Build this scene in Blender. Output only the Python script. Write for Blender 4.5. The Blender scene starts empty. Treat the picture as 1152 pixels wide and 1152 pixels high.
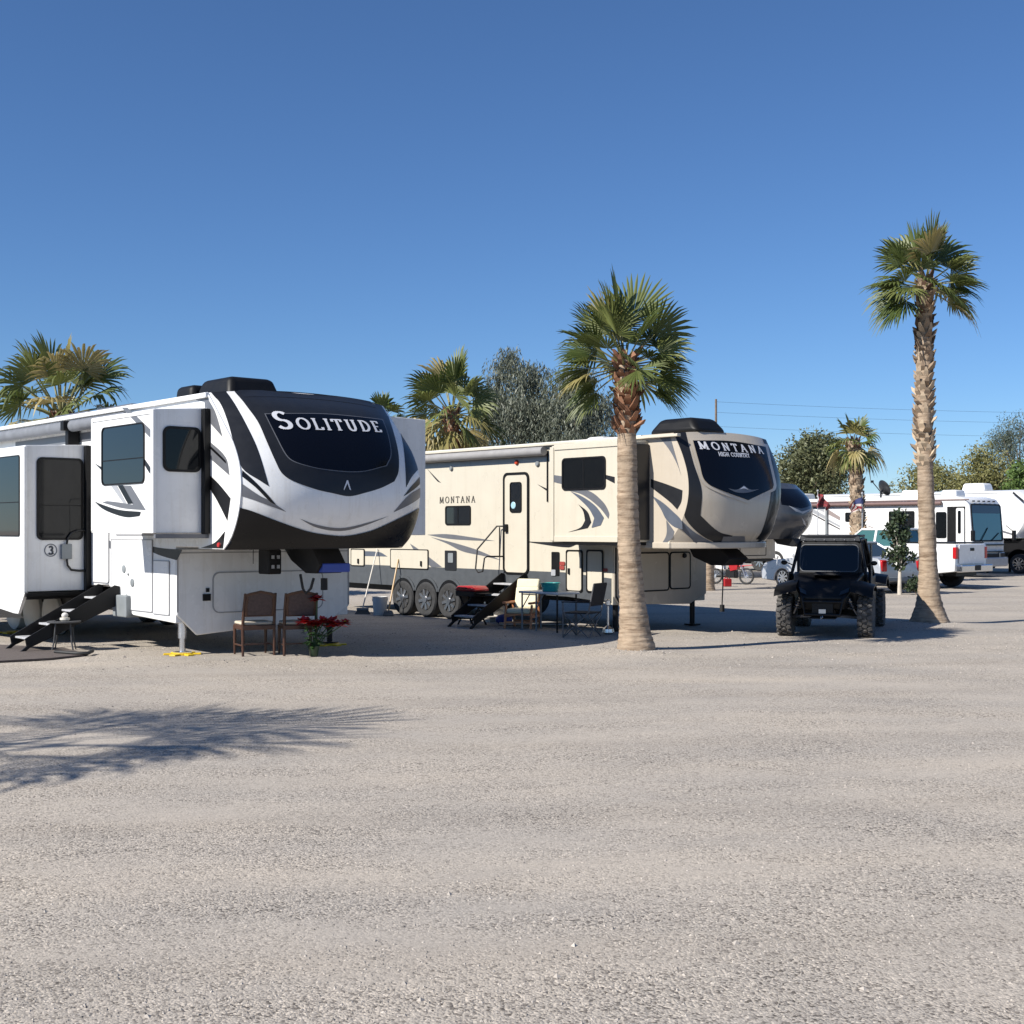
import bpy, bmesh, math, random
import numpy as np
from mathutils import Vector, Matrix
C = bpy.context.scene.collection
SC = bpy.context.scene
R = math.radians
# ------------------------------------------------------------------ camera numbers (metres; 1152 px reading of the photo)
FPX, EYE, HOR = 1450.0, 1.86, 595.0
SUN_AZ = Vector((-0.84, -0.545, 0)).normalized()
SUN_EL = R(37.5)
SKYROT, SKYSTR, SUNSTR, EXPO = R(237), .085, 5.0, .45

def ray(px, py): return Vector(((px - 576) / FPX, 1.0, -(py - HOR) / FPX))
def gnd(px, py):
    d = FPX * EYE / (py - HOR)
    return ((px - 576) / FPX * d, d)
def at(px, d): return (px - 576) / FPX * d
def zat(py, d): return EYE - (py - HOR) / FPX * d
def lin(c): return tuple(((v / 255) / 12.92 if v / 255 <= 0.04045 else ((v / 255 + 0.055) / 1.055) ** 2.4) for v in c)

# ------------------------------------------------------------------ materials
MATS = {}
def mat(name, col, rough=0.5, metal=0.0, var=0.0, vscale=6.0, bump=0.0, bscale=40.0, spec=None, coat=0.0, trans=0.0):
    m = bpy.data.materials.new(name); m.use_nodes = True
    nt = m.node_tree; b = nt.nodes['Principled BSDF']
    b.inputs['Base Color'].default_value = (*col, 1)
    b.inputs['Roughness'].default_value = rough
    b.inputs['Metallic'].default_value = metal
    if spec is not None: b.inputs['Specular IOR Level'].default_value = spec
    if coat: b.inputs['Coat Weight'].default_value = coat; b.inputs['Coat Roughness'].default_value = 0.05
    tc = nt.nodes.new('ShaderNodeTexCoord')
    if var:
        n = nt.nodes.new('ShaderNodeTexNoise'); n.inputs['Scale'].default_value = vscale; n.inputs['Detail'].default_value = 6
        nt.links.new(tc.outputs['Object'], n.inputs['Vector'])
        mr = nt.nodes.new('ShaderNodeMapRange')
        mr.inputs['From Min'].default_value = 0.3; mr.inputs['From Max'].default_value = 0.7
        mr.inputs['To Min'].default_value = 1 - var; mr.inputs['To Max'].default_value = 1 + var
        nt.links.new(n.outputs['Fac'], mr.inputs['Value'])
        h = nt.nodes.new('ShaderNodeHueSaturation'); h.inputs['Color'].default_value = (*col, 1)
        nt.links.new(mr.outputs['Result'], h.inputs['Value'])
        nt.links.new(h.outputs['Color'], b.inputs['Base Color'])
        r2 = nt.nodes.new('ShaderNodeMapRange')
        r2.inputs['To Min'].default_value = max(0.02, rough - 0.1); r2.inputs['To Max'].default_value = min(1, rough + 0.1)
        nt.links.new(n.outputs['Fac'], r2.inputs['Value']); nt.links.new(r2.outputs['Result'], b.inputs['Roughness'])
    if bump:
        n2 = nt.nodes.new('ShaderNodeTexNoise'); n2.inputs['Scale'].default_value = bscale; n2.inputs['Detail'].default_value = 5
        nt.links.new(tc.outputs['Object'], n2.inputs['Vector'])
        bp = nt.nodes.new('ShaderNodeBump'); bp.inputs['Strength'].default_value = bump; bp.inputs['Distance'].default_value = 0.02
        nt.links.new(n2.outputs['Fac'], bp.inputs['Height']); nt.links.new(bp.outputs['Normal'], b.inputs['Normal'])
    MATS[name] = m
    return m

def leafmat(name, col, col2, rough=0.5, transl=0.25):
    """Foliage: colour varies leaf by leaf with a per-face random attribute; some light passes through."""
    m = bpy.data.materials.new(name); m.use_nodes = True
    nt = m.node_tree; b = nt.nodes['Principled BSDF']; out = nt.nodes['Material Output']
    at_ = nt.nodes.new('ShaderNodeAttribute'); at_.attribute_name = 'tint'
    mx = nt.nodes.new('ShaderNodeMix'); mx.data_type = 'RGBA'
    mx.inputs['A'].default_value = (*col, 1); mx.inputs['B'].default_value = (*col2, 1)
    nt.links.new(at_.outputs['Fac'], mx.inputs['Factor'])
    nt.links.new(mx.outputs['Result'], b.inputs['Base Color'])
    b.inputs['Roughness'].default_value = rough
    tr = nt.nodes.new('ShaderNodeBsdfTranslucent'); nt.links.new(mx.outputs['Result'], tr.inputs['Color'])
    ms = nt.nodes.new('ShaderNodeMixShader'); ms.inputs['Fac'].default_value = transl
    nt.links.new(b.outputs['BSDF'], ms.inputs[1]); nt.links.new(tr.outputs['BSDF'], ms.inputs[2])
    nt.links.new(ms.outputs['Shader'], out.inputs['Surface'])
    return m

def paneglass(name, tint, gloss=0.12):
    m = bpy.data.materials.new(name); m.use_nodes = True
    nt = m.node_tree; out = nt.nodes['Material Output']; nt.nodes.remove(nt.nodes['Principled BSDF'])
    t = nt.nodes.new('ShaderNodeBsdfTransparent'); t.inputs['Color'].default_value = (*tint, 1)
    g = nt.nodes.new('ShaderNodeBsdfGlossy'); g.inputs['Roughness'].default_value = 0.03
    lw = nt.nodes.new('ShaderNodeLayerWeight'); lw.inputs['Blend'].default_value = 0.35
    ma = nt.nodes.new('ShaderNodeMath'); ma.operation = 'MULTIPLY_ADD'; ma.inputs[1].default_value = .45; ma.inputs[2].default_value = gloss
    nt.links.new(lw.outputs['Fresnel'], ma.inputs[0])
    ms = nt.nodes.new('ShaderNodeMixShader')
    nt.links.new(ma.outputs[0], ms.inputs['Fac']); nt.links.new(t.outputs[0], ms.inputs[1]); nt.links.new(g.outputs[0], ms.inputs[2])
    nt.links.new(ms.outputs[0], out.inputs['Surface'])
    return m

# ------------------------------------------------------------------ mesh builder
class MB:
    def __init__(s): s.v = []; s.f = []; s.mi = []; s.m = 0; s.tint = []
    def add(s, vs, fs):
        n = len(s.v); s.v += [tuple(v) for v in vs]
        for f in fs: s.f.append([n + i for i in f]); s.mi.append(s.m)
        return s
    def box(s, c, d, M=None, taper=None):
        x, y, z = d[0] / 2, d[1] / 2, d[2] / 2
        tx, ty = taper or (1, 1)
        vs = [Vector((-x, -y, -z)), Vector((x, -y, -z)), Vector((x, y, -z)), Vector((-x, y, -z)),
              Vector((-x * tx, -y * ty, z)), Vector((x * tx, -y * ty, z)), Vector((x * tx, y * ty, z)), Vector((-x * tx, y * ty, z))]
        if M is not None: vs = [M @ v for v in vs]
        c = Vector(c)
        return s.add([v + c for v in vs], [(3, 2, 1, 0), (4, 5, 6, 7), (0, 1, 5, 4), (1, 2, 6, 5), (2, 3, 7, 6), (3, 0, 4, 7)])
    def bar(s, a, b, w, h, up=(0, 0, 1)):
        a, b = Vector(a), Vector(b); d = (b - a).normalized(); u = Vector(up)
        if abs(d.dot(u)) > 0.98: u = Vector((1, 0, 0))
        r = d.cross(u).normalized(); u = r.cross(d)
        vs = [p + r * i * w / 2 + u * j * h / 2 for p in (a, b) for i, j in ((-1, -1), (1, -1), (1, 1), (-1, 1))]
        return s.add(vs, [(0, 1, 2, 3), (7, 6, 5, 4), (0, 4, 5, 1), (1, 5, 6, 2), (2, 6, 7, 3), (3, 7, 4, 0)])
    def tube(s, pts, r, n=8, cap=True):
        pts = [Vector(p) for p in pts]; rs = r if isinstance(r, (list, tuple)) else [r] * len(pts)
        vs = []; prev = None
        for i, p in enumerate(pts):
            d = (pts[min(i + 1, len(pts) - 1)] - pts[max(i - 1, 0)]).normalized()
            if prev is None:
                u = Vector((0, 0, 1)) if abs(d.z) < 0.9 else Vector((1, 0, 0))
                u = (u - d * u.dot(d)).normalized()
            else:
                u = prev - d * prev.dot(d)
                u = u.normalized() if u.length > 1e-6 else Vector((1, 0, 0))
            prev = u; w = d.cross(u)
            vs += [p + (u * math.cos(2 * math.pi * k / n) + w * math.sin(2 * math.pi * k / n)) * rs[i] for k in range(n)]
        fs = [(i * n + k, i * n + (k + 1) % n, (i + 1) * n + (k + 1) % n, (i + 1) * n + k) for i in range(len(pts) - 1) for k in range(n)]
        if cap: fs += [tuple(range(n - 1, -1, -1)), tuple(range((len(pts) - 1) * n, len(pts) * n))]
        return s.add(vs, fs)
    def cyl(s, a, b, r, r2=None, n=16): return s.tube([a, b], [r, r if r2 is None else r2], n)
    def lathe(s, prof, c=(0, 0, 0), n=24, M=None):
        """prof: (radius, height) pairs round local z, then M and c."""
        vs = []; c = Vector(c)
        for r, h in prof:
            for k in range(n):
                a = 2 * math.pi * k / n; v = Vector((r * math.cos(a), r * math.sin(a), h))
                vs.append((M @ v if M is not None else v) + c)
        fs = [(i * n + k, i * n + (k + 1) % n, (i + 1) * n + (k + 1) % n, (i + 1) * n + k) for i in range(len(prof) - 1) for k in range(n)]
        fs += [tuple(range(n - 1, -1, -1)), tuple(range((len(prof) - 1) * n, len(prof) * n))]
        return s.add(vs, fs)
    def prism(s, poly, lo, hi, f):
        """poly of 2D points, extruded from lo to hi; f(u, v, h) -> 3D."""
        n = len(poly)
        vs = [f(u, v, lo) for u, v in poly] + [f(u, v, hi) for u, v in poly]
        return s.add(vs, [tuple(range(n - 1, -1, -1)), tuple(range(n, 2 * n))] + [(i, (i + 1) % n, n + (i + 1) % n, n + i) for i in range(n)])
    def sheet(s, pts): return s.add(pts, [tuple(range(len(pts)))])
    def ball(s, c, r, sx=1, sy=1, sz=1, n=12, m=8):
        prof = [(max(1e-4, math.sin(math.pi * i / m)), -math.cos(math.pi * i / m)) for i in range(m + 1)]
        return s.lathe(prof, c, n, Matrix.Diagonal((r * sx, r * sy, r * sz)))
    def build(s, name, mats, parent=None, bevel=0.0, smooth=None, seg=2, fix=True, tint=False):
        me = bpy.data.meshes.new(name)
        me.from_pydata(s.v, [], s.f)
        if not isinstance(mats, (list, tuple)): mats = [mats]
        for m in mats: me.materials.append(m)
        if len(mats) > 1: me.polygons.foreach_set('material_index', s.mi)
        if tint:
            a = me.attributes.new('tint', 'FLOAT', 'FACE'); a.data.foreach_set('value', s.tint)
        if fix:
            bm = bmesh.new(); bm.from_mesh(me); bmesh.ops.recalc_face_normals(bm, faces=bm.faces); bm.to_mesh(me); bm.free()
        if smooth is not None:
            me.polygons.foreach_set('use_smooth', [True] * len(me.polygons))
            me.set_sharp_from_angle(angle=R(smooth))
        me.update()
        o = bpy.data.objects.new(name, me); C.objects.link(o)
        if parent is not None: o.parent = parent
        if bevel:
            b = o.modifiers.new('bevel', 'BEVEL'); b.width = bevel; b.segments = seg; b.limit_method = 'ANGLE'; b.angle_limit = R(35)
        return o

def tag(o, label=None, cat=None, group=None, kind=None):
    for k, v in (('label', label), ('category', cat), ('group', group), ('kind', kind)):
        if v: o[k] = v
    return o
def thing(name, label, cat, loc=(0, 0, 0), rz=0.0, group=None):
    o = bpy.data.objects.new(name, None); C.objects.link(o); o.empty_display_size = 0.2
    o.location = loc; o.rotation_euler = (0, 0, rz)
    return tag(o, label, cat, group)
def copy_tree(o, parent=None):
    c = o.copy(); C.objects.link(c)
    if parent is not None: c.parent = parent
    for ch in list(o.children): copy_tree(ch, c)
    return c
def rrect(x0, y0, x1, y1, r, n=5):
    if x0 > x1: x0, x1 = x1, x0
    if y0 > y1: y0, y1 = y1, y0
    r = min(r, (x1 - x0) / 2.01, (y1 - y0) / 2.01)
    out = []
    for cx, cy, a0 in ((x1 - r, y1 - r, 0), (x0 + r, y1 - r, 90), (x0 + r, y0 + r, 180), (x1 - r, y0 + r, 270)):
        for k in range(n + 1):
            a = R(a0 + 90 * k / n); out.append((cx + r * math.cos(a), cy + r * math.sin(a)))
    return out
def ringprism(mb, outer, inner, lo, hi, f):
    n = len(outer)
    vs = [f(*p, lo) for p in outer] + [f(*p, lo) for p in inner] + [f(*p, hi) for p in outer] + [f(*p, hi) for p in inner]
    fs = []
    for i in range(n):
        j = (i + 1) % n
        fs += [(i, j, n + j, n + i), (2 * n + i, 3 * n + i, 3 * n + j, 2 * n + j), (i, 2 * n + i, 2 * n + j, j), (n + i, n + j, 3 * n + j, 3 * n + i)]
    mb.add(vs, fs)
def smoothpoly(p, it=2):
    for _ in range(it):
        q = []
        for i in range(len(p)):
            a, b = p[i], p[(i + 1) % len(p)]
            q += [(a[0] * .75 + b[0] * .25, a[1] * .75 + b[1] * .25), (a[0] * .25 + b[0] * .75, a[1] * .25 + b[1] * .75)]
        p = q
    return p
def flow(p, m=5, corner=40):
    """closed outline with its gentle bends rounded and its sharp corners kept"""
    n = len(p); sm = []
    for i in range(n):
        a, b, c = p[i - 1], p[i], p[(i + 1) % n]
        t = abs(math.degrees((math.atan2(c[1] - b[1], c[0] - b[0]) - math.atan2(b[1] - a[1], b[0] - a[0]) + math.pi) % (2 * math.pi) - math.pi)); sm.append(t < corner)
    out = []
    for i in range(n):
        a, b, c, d = p[i - 1], p[i], p[(i + 1) % n], p[(i + 2) % n]; L = math.hypot(c[0] - b[0], c[1] - b[1])
        def tang(u, v, ok, ch):
            if not ok: return ch
            w = math.hypot(v[0] - u[0], v[1] - u[1]) or 1; return ((v[0] - u[0]) / w * L, (v[1] - u[1]) / w * L)
        ch = (c[0] - b[0], c[1] - b[1]); t0 = tang(a, c, sm[i], ch); t1 = tang(b, d, sm[(i + 1) % n], ch)
        for k in range(m):
            t = k / m; h = (2*t**3 - 3*t*t + 1, t**3 - 2*t*t + t, -2*t**3 + 3*t*t, t**3 - t*t)
            out.append(tuple(h[0] * b[j] + h[1] * t0[j] + h[2] * c[j] + h[3] * t1[j] for j in (0, 1)))
    return out
def interp(pts, x):
    if x <= pts[0][0]: return pts[0][1]
    if x >= pts[-1][0]: return pts[-1][1]
    for i in range(len(pts) - 1):
        if x <= pts[i + 1][0]: break
    def sl(k):
        if k == 0: return (pts[1][1] - pts[0][1]) / (pts[1][0] - pts[0][0])
        if k == len(pts) - 1: return (pts[-1][1] - pts[-2][1]) / (pts[-1][0] - pts[-2][0])
        return (pts[k + 1][1] - pts[k - 1][1]) / (pts[k + 1][0] - pts[k - 1][0])
    h = pts[i + 1][0] - pts[i][0]; t = (x - pts[i][0]) / h
    return ((2 * t**3 - 3 * t**2 + 1) * pts[i][1] + (t**3 - 2 * t**2 + t) * h * sl(i) + (-2 * t**3 + 3 * t**2) * pts[i + 1][1] + (t**3 - t**2) * h * sl(i + 1))

# ------------------------------------------------------------------ serif stroke letters (unit cap height)
def arc(cx, cy, rx, ry, a0, a1, n=14): return [(cx + rx * math.cos(R(a0 + (a1 - a0) * k / n)), cy + ry * math.sin(R(a0 + (a1 - a0) * k / n))) for k in range(n + 1)]
def sf(x, y, w=.13): return [(x - w, y), (x + w, y)]
GL = {
 'S': (.62, [arc(.31, .74, .24, .24, 40, 270) + arc(.31, .26, .26, .24, 90, -145)[1:]]),
 'O': (.86, [arc(.43, .5, .38, .47, 0, 360, 26)]),
 'L': (.62, [[(.16, .02), (.16, .98)], [(.04, .03), (.58, .03), (.58, .2)], sf(.16, .97)]),
 'I': (.32, [[(.16, 0), (.16, 1)], sf(.16, .97), sf(.16, .03)]),
 'T': (.72, [[(.36, .02), (.36, .97)], [(.03, .8), (.05, .97), (.67, .97), (.69, .8)], sf(.36, .03)]),
 'U': (.8, [[(.17, .97), (.17, .35)] + arc(.4, .33, .23, .31, 180, 360) + [(.63, .97)], sf(.17, .97), sf(.63, .97)]),
 'D': (.8, [[(.17, .02), (.17, .98)], [(.05, .97), (.3, .97)] + arc(.3, .5, .42, .47, 90, -90) + [(.05, .03)]]),
 'E': (.64, [[(.16, .02), (.16, .98)], [(.04, .97), (.57, .97), (.57, .82)], [(.16, .5), (.48, .5)], [(.04, .03), (.58, .03), (.6, .2)]]),
 'M': (1.0, [[(.15, 0), (.18, .97)], [(.18, .97), (.5, .1)], [(.5, .1), (.82, .97)], [(.82, .97), (.85, 0)], sf(.15, .03), sf(.85, .03)]),
 'N': (.84, [[(.16, 0), (.16, .97)], [(.16, .97), (.68, .04)], [(.68, .04), (.68, .97)], sf(.16, .03), sf(.68, .97)]),
 'A': (.8, [[(.08, .0), (.4, .98)], [(.4, .98), (.72, 0)], [(.22, .36), (.58, .36)], sf(.08, .03, .1), sf(.72, .03, .1)]),
 'H': (.84, [[(.16, 0), (.16, 1)], [(.68, 0), (.68, 1)], [(.16, .5), (.68, .5)]]),
 'G': (.84, [arc(.43, .5, .37, .47, 45, 345, 22) + [(.8, .45), (.55, .45)]]),
 'C': (.8, [arc(.43, .5, .37, .47, 45, 315, 22)]),
 'R': (.76, [[(.16, 0), (.16, 1)], [(.16, .97), (.4, .97)] + arc(.4, .73, .22, .24, 90, -90) + [(.16, .49)], [(.36, .49), (.68, 0)]]),
 'Y': (.74, [[(.06, 1), (.37, .5)], [(.68, 1), (.37, .5)], [(.37, .5), (.37, 0)]]),
 '3': (.6, [arc(.28, .74, .2, .23, 150, -90) + arc(.28, .26, .23, .25, 90, -150)[1:]]),
 ' ': (.5, []),
}
def lettering(text, sizes, thick=.17, thin=.07, gap=.08, sub=0):
    """-> (faces as lists of 2D quads, total width); sizes: height per letter."""
    quads = []; x = 0
    for ch, h in zip(text, sizes):
        adv, strokes = GL[ch]
        for st in strokes:
            for a, b in zip(st[:-1], st[1:]):
                dx, dy = b[0] - a[0], b[1] - a[1]; L = math.hypot(dx, dy) or 1e-6
                w = (thin + (thick - thin) * abs(dy) / L) / 2
                nx, ny = -dy / L * w, dx / L * w; ex, ey = dx / L * thin * .3, dy / L * thin * .3
                q = [(a[0] - ex + nx, a[1] - ey + ny), (b[0] + ex + nx, b[1] + ey + ny), (b[0] + ex - nx, b[1] + ey - ny), (a[0] - ex - nx, a[1] - ey - ny)]
                m = max(1, int(L / sub + .99)) if sub else 1
                lp = lambda A, B, t: (A[0] + (B[0] - A[0]) * t, A[1] + (B[1] - A[1]) * t)
                for i in range(m):
                    qq = [lp(q[0], q[1], i / m), lp(q[0], q[1], (i + 1) / m), lp(q[3], q[2], (i + 1) / m), lp(q[3], q[2], i / m)]
                    quads.append([(x + u * h, v * h) for u, v in qq])
        x += (adv + gap) * h
    return quads, x

# ------------------------------------------------------------------ fifth-wheel trailer frame: local x forward, y across to the far side, z up
class Rig:
    def __init__(s, name, label, cx, cy, alpha, W, group):
        a = R(alpha); s.c = (cx, cy); s.f = (math.sin(a), -math.cos(a)); s.wv = (math.cos(a), math.sin(a)); s.W = W
        s.o = thing(name, label, 'trailer', (cx, cy, 0), math.atan2(s.f[1], s.f[0]), group)
    def world(s, x, y): return (s.c[0] + x * s.f[0] + y * s.wv[0], s.c[1] + x * s.f[1] + y * s.wv[1])
    def lray(s, px, py):
        r = ray(px, py); o = (-s.c[0], -s.c[1])
        O = Vector((o[0] * s.f[0] + o[1] * s.f[1], o[0] * s.wv[0] + o[1] * s.wv[1], EYE))
        D = Vector((r.x * s.f[0] + r.y * s.f[1], r.x * s.wv[0] + r.y * s.wv[1], r.z))
        return O, D
    def side(s, px, py, w=0.0):
        O, D = s.lray(px, py); t = (w - O.y) / D.y; p = O + D * t
        return p.x, p.z
    def front(s, px, py, x=0.0):
        O, D = s.lray(px, py); t = (x - O.x) / D.x; p = O + D * t
        return p.y, p.z
    # decals and panels on the near side (w = const, facing -y)
    def side_decal(s, pts, m, name='stripe', w=0.0, off=.004, smooth=0, parent=None):
        p = [s.side(*q, w) for q in flow(pts)]
        if smooth: p = smoothpoly(p, smooth)
        mb = MB(); n = len(p)
        mb.add([(a, w - off, b) for a, b in p], [tuple(range(n))])
        o = mb.build(name, m, parent or s.o, fix=False)
        return o
    def side_window(s, x0, y0, x1, y1, w=0.0, r=.07, frame=.03, name='window', split=None, glass=None, fm=None, parent=None):
        """rounded window on the near side from two photo corners."""
        a0, b0 = s.side(x0, (y0 + y1) / 2, w)[0], s.side(x1, (y0 + y1) / 2, w)[0]
        zc = (x0 + x1) / 2
        zt, zb = s.side(zc, y0, w)[1], s.side(zc, y1, w)[1]
        return s.window_at(a0, zb, b0, zt, lambda u, v, h: (u, w - h, v), r, frame, name, split, glass, fm, parent)
    def window_at(s, a0, zb, b0, zt, f, r, frame, name, split, glass, fm, parent=None):
        glass = glass or MATS['tinted_glass']; fm = fm or MATS['black_trim']
        o_ = rrect(a0, zb, b0, zt, r); i_ = rrect(a0 + frame, zb + frame, b0 - frame, zt - frame, max(.01, r - frame * .6))
        mb = MB(); mb.prism(i_, .001, .008, f); win = mb.build(name, glass, parent or s.o, fix=True)
        mb = MB(); ringprism(mb, o_, i_, 0, .018, f)
        if split == 'v':
            c = (a0 + b0) / 2; mb.prism([(c - .012, zb + frame), (c + .012, zb + frame), (c + .012, zt - frame), (c - .012, zt - frame)], .002, .014, f)
        elif split == 'h':
            c = zb + (zt - zb) * .42; mb.prism([(a0 + frame, c - .008), (b0 - frame, c - .008), (b0 - frame, c + .008), (a0 + frame, c + .008)], .002, .012, f)
        mb.build('frame', fm, win, fix=True)
        return win
    def side_door(s, x0, y0, x1, y1, w=0.0, r=.06, m=None, line=None, lw=.018, name='compartment_door', latch=None, quad=None):
        a0, b0 = s.side(x0, (y0 + y1) / 2, w)[0], s.side(x1, (y0 + y1) / 2, w)[0]
        zc = (x0 + x1) / 2; zt, zb = s.side(zc, y0, w)[1], s.side(zc, y1, w)[1]
        f = lambda u, v, h: (u, w - h, v)
        mb = MB(); mb.prism(rrect(a0, zb, b0, zt, r), 0, .012, f); d = mb.build(name, m, s.o, bevel=.003)
        mb = MB(); ringprism(mb, rrect(a0 - lw * .5, zb - lw * .5, b0 + lw * .5, zt + lw * .5, r), rrect(a0 + lw * .5, zb + lw * .5, b0 - lw * .5, zt - lw * .5, r), .002, .018, f)
        mb.build('seal', line, d)
        if latch:
            la, lz = s.side(*latch, w)
            mb = MB(); mb.box((la, w - .025, lz), (.045, .03, .11)); mb.build('latch', MATS['black_trim'], d, bevel=.006)
        return d
    # the nose cap
    def set_nose(s, e, c, zb, zt, crown, x0, n=3.2):
        s.e, s.cc, s.zb, s.zt, s.crown, s.x0, s.n = e, c, zb, zt, crown, x0, n
    def nz(s, w, z):
        u = min(1, abs(2 * w / s.W - 1)); e = interp(s.e, z)
        return e + (interp(s.cc, z) - e) * (1 - u ** s.n)
    def nose_hit(s, px, py):
        O, D = s.lray(px, py)
        last = None; t = 10.0
        best = (1e9, None)
        g = lambda t: (O + D * t).x - s.nz(min(s.W, max(0, (O + D * t).y)), (O + D * t).z)
        t0 = (2.9 - O.x) / D.x; t1 = (0.3 - O.x) / D.x
        N = 160; pa = g(t0)
        for k in range(1, N + 1):
            tb = t0 + (t1 - t0) * k / N; pb = g(tb)
            if pa > 0 >= pb:
                lo, hi = tb - (t1 - t0) / N, tb
                for _ in range(30):
                    mid = (lo + hi) / 2
                    if g(mid) > 0: lo = mid
                    else: hi = mid
                p = O + D * hi
                return min(s.W - .002, max(.002, p.y)), min(s.ztop(p.y), max(s.zb, p.z))
            pa = pb
        p = O + D * t1; zc_ = s.zt if p.z > (s.zt + s.zb) / 2 else s.zb      # the ray passes over or under the nose: carry it to the rim
        for _ in range(4):
            p = O + D * ((s.nz(min(s.W, max(0, p.y)), zc_) - O.x) / D.x)
        p.z = 99 if zc_ == s.zt else -9
        return min(s.W - .002, max(.002, p.y)), min(s.ztop(p.y), max(s.zb, p.z))
    def ztop(s, w): u = 2 * min(s.W, max(0, w)) / s.W - 1; return s.zt + s.crown * (1 - u * u)
    def on_nose(s, w, z, off):
        h = .01; w = min(s.W, max(0, w))
        ds_w = (s.nz(min(s.W, w + h), z) - s.nz(max(0, w - h), z)) / (min(s.W, w + h) - max(0, w - h)); ds_z = (s.nz(w, z + h) - s.nz(w, z - h)) / (2 * h)
        n = Vector((1, -ds_w, -ds_z)).normalized()
        return Vector((s.nz(w, z), w, z)) + n * off
    def nose_mesh(s, m, name='nose_cap', nr=40, nc=64):
        mb = MB(); W = s.W
        ws = [W * (0.5 - 0.5 * math.cos(math.pi * k / nc)) for k in range(nc + 1)]
        rows = []
        for i in range(nr + 1):
            t = i / nr; row = []
            pts = []
            z0 = s.zb + t * (s.zt - s.zb)
            pts.append((s.x0, 0, z0))
            for w in ws:
                z = s.zb + t * (s.ztop(w) - s.zb); pts.append((s.nz(w, z), w, z))
            pts.append((s.x0, W, z0)); rows.append(pts)
        n = len(rows[0]); vs = [p for r in rows for p in r]
        fs = [(i * n + k, i * n + k + 1, (i + 1) * n + k + 1, (i + 1) * n + k) for i in range(nr) for k in range(n - 1)]
        fs.append(tuple(range(n)))
        mb.add(vs, fs)
        # roof strip back to the body
        top = rows[-1][1:-1]; back = [(s.x0, w, s.ztop(w)) for w in ws]
        mb.add(top + back, [(k, k + 1, len(top) + k + 1, len(top) + k) for k in range(len(top) - 1)])
        o = mb.build(name, m, s.o, smooth=40)
        return o
    def nose_decal(s, pts, m, name, off=.004, smooth=0, parent=None, raw=False, grid=.035, rim=(.07, .11)):
        p = pts if raw else [s.nose_hit(*q) for q in (flow(pts) if len(pts) > 3 else pts)]
        if not raw:      # points at the rim are carried to the rim itself, and a rim edge follows its curve
            p = [(a, s.ztop(a) if b > s.ztop(a) - rim[0] else s.zb if b < s.zb + rim[1] else b) for a, b in p]
            q = []
            for i, (a, b) in enumerate(p):
                c, d_ = p[(i + 1) % len(p)]; q.append((a, b))
                if b >= s.ztop(a) - 1e-6 and d_ >= s.ztop(c) - 1e-6: q += [(a + (c - a) * k / 12, s.ztop(a + (c - a) * k / 12)) for k in range(1, 12)]
            p = q
        if smooth: p = smoothpoly(p, smooth)
        bm = bmesh.new()
        vs = [bm.verts.new((a, b, 0)) for a, b in p]
        try: bm.faces.new(vs)
        except Exception: return None
        bmesh.ops.triangulate(bm, faces=bm.faces[:], ngon_method='EAR_CLIP')
        xs = [q[0] for q in p]; zs = [q[1] for q in p]
        for lo, hi, ax in ((min(xs), max(xs), 0), (min(zs), max(zs), 1)):
            k = math.ceil(lo / grid)
            while k * grid < hi:
                co = (k * grid, 0, 0) if ax == 0 else (0, k * grid, 0); no = (1, 0, 0) if ax == 0 else (0, 1, 0)
                bmesh.ops.bisect_plane(bm, geom=bm.verts[:] + bm.edges[:] + bm.faces[:], plane_co=co, plane_no=no, dist=1e-5)
                k += 1
        for v in bm.verts: v.co = s.on_nose(v.co.x, v.co.y, off)
        bmesh.ops.recalc_face_normals(bm, faces=bm.faces)
        for f in bm.faces:
            if f.normal.x < 0: f.normal_flip()
            f.smooth = True
        me = bpy.data.meshes.new(name); bm.to_mesh(me); bm.free(); me.materials.append(m)
        o = bpy.data.objects.new(name, me); C.objects.link(o); o.parent = parent or s.o
        return o
    def nose_text(s, text, sizes, px0, px1, m, off=.012, parent=None, thick=.17, thin=.07, gap=.08, vs=1.0):
        """lettering draped on the nose between two photo points (ends of the baseline)."""
        (wa, za), (wb, zb_) = s.nose_hit(*px0), s.nose_hit(*px1)
        quads, L = lettering(text, sizes, thick, thin, gap, .12); k = (wb - wa) / L
        x = 0; many = len(text) > 8; mb = MB()
        for ch, h in zip(text, sizes):      # each letter its own piece (small print stays one piece)
            for q in lettering(ch, [h], thick, thin, gap, .12)[0]:
                mb.add([s.on_nose(wa + (x + u) * k, za + (zb_ - za) * (x + u) / L + v * k * vs, off) for u, v in q], [(0, 1, 2, 3)])
            x += (GL[ch][0] + gap) * h
            if not many: mb.build('letter', m, parent or s.o, fix=False); mb = MB()
        if many: mb.build('lettering', m, parent or s.o, fix=False)
    def steps(s, xc, zsill, wid=.66, out=1.35, nt=4, w0=-.02, tread=None, rails=True):
        st = MB()
        for sgn in (-1, 1):
            x = xc + sgn * wid / 2
            p0 = Vector((x, w0, zsill - .06)); p1 = Vector((x, w0 - out, .16))
            st.add([(x + e, y, z) for e in (-.012, .012) for y, z in ((w0, zsill - .02), (w0, zsill - .30), (w0 - out, .06), (w0 - out - .03, .22), (w0 - .08, zsill + .0))],
                   [(0, 1, 2, 3, 4), (9, 8, 7, 6, 5)] + [(i, (i + 1) % 5, 5 + (i + 1) % 5, 5 + i) for i in range(5)])
            st.bar((x, w0 - out + .1, .16), (x, w0 - out - .1, .0), .035, .05)
        top = st.build('entry_steps', MATS['black_metal'], s.o, bevel=.004)
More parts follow.
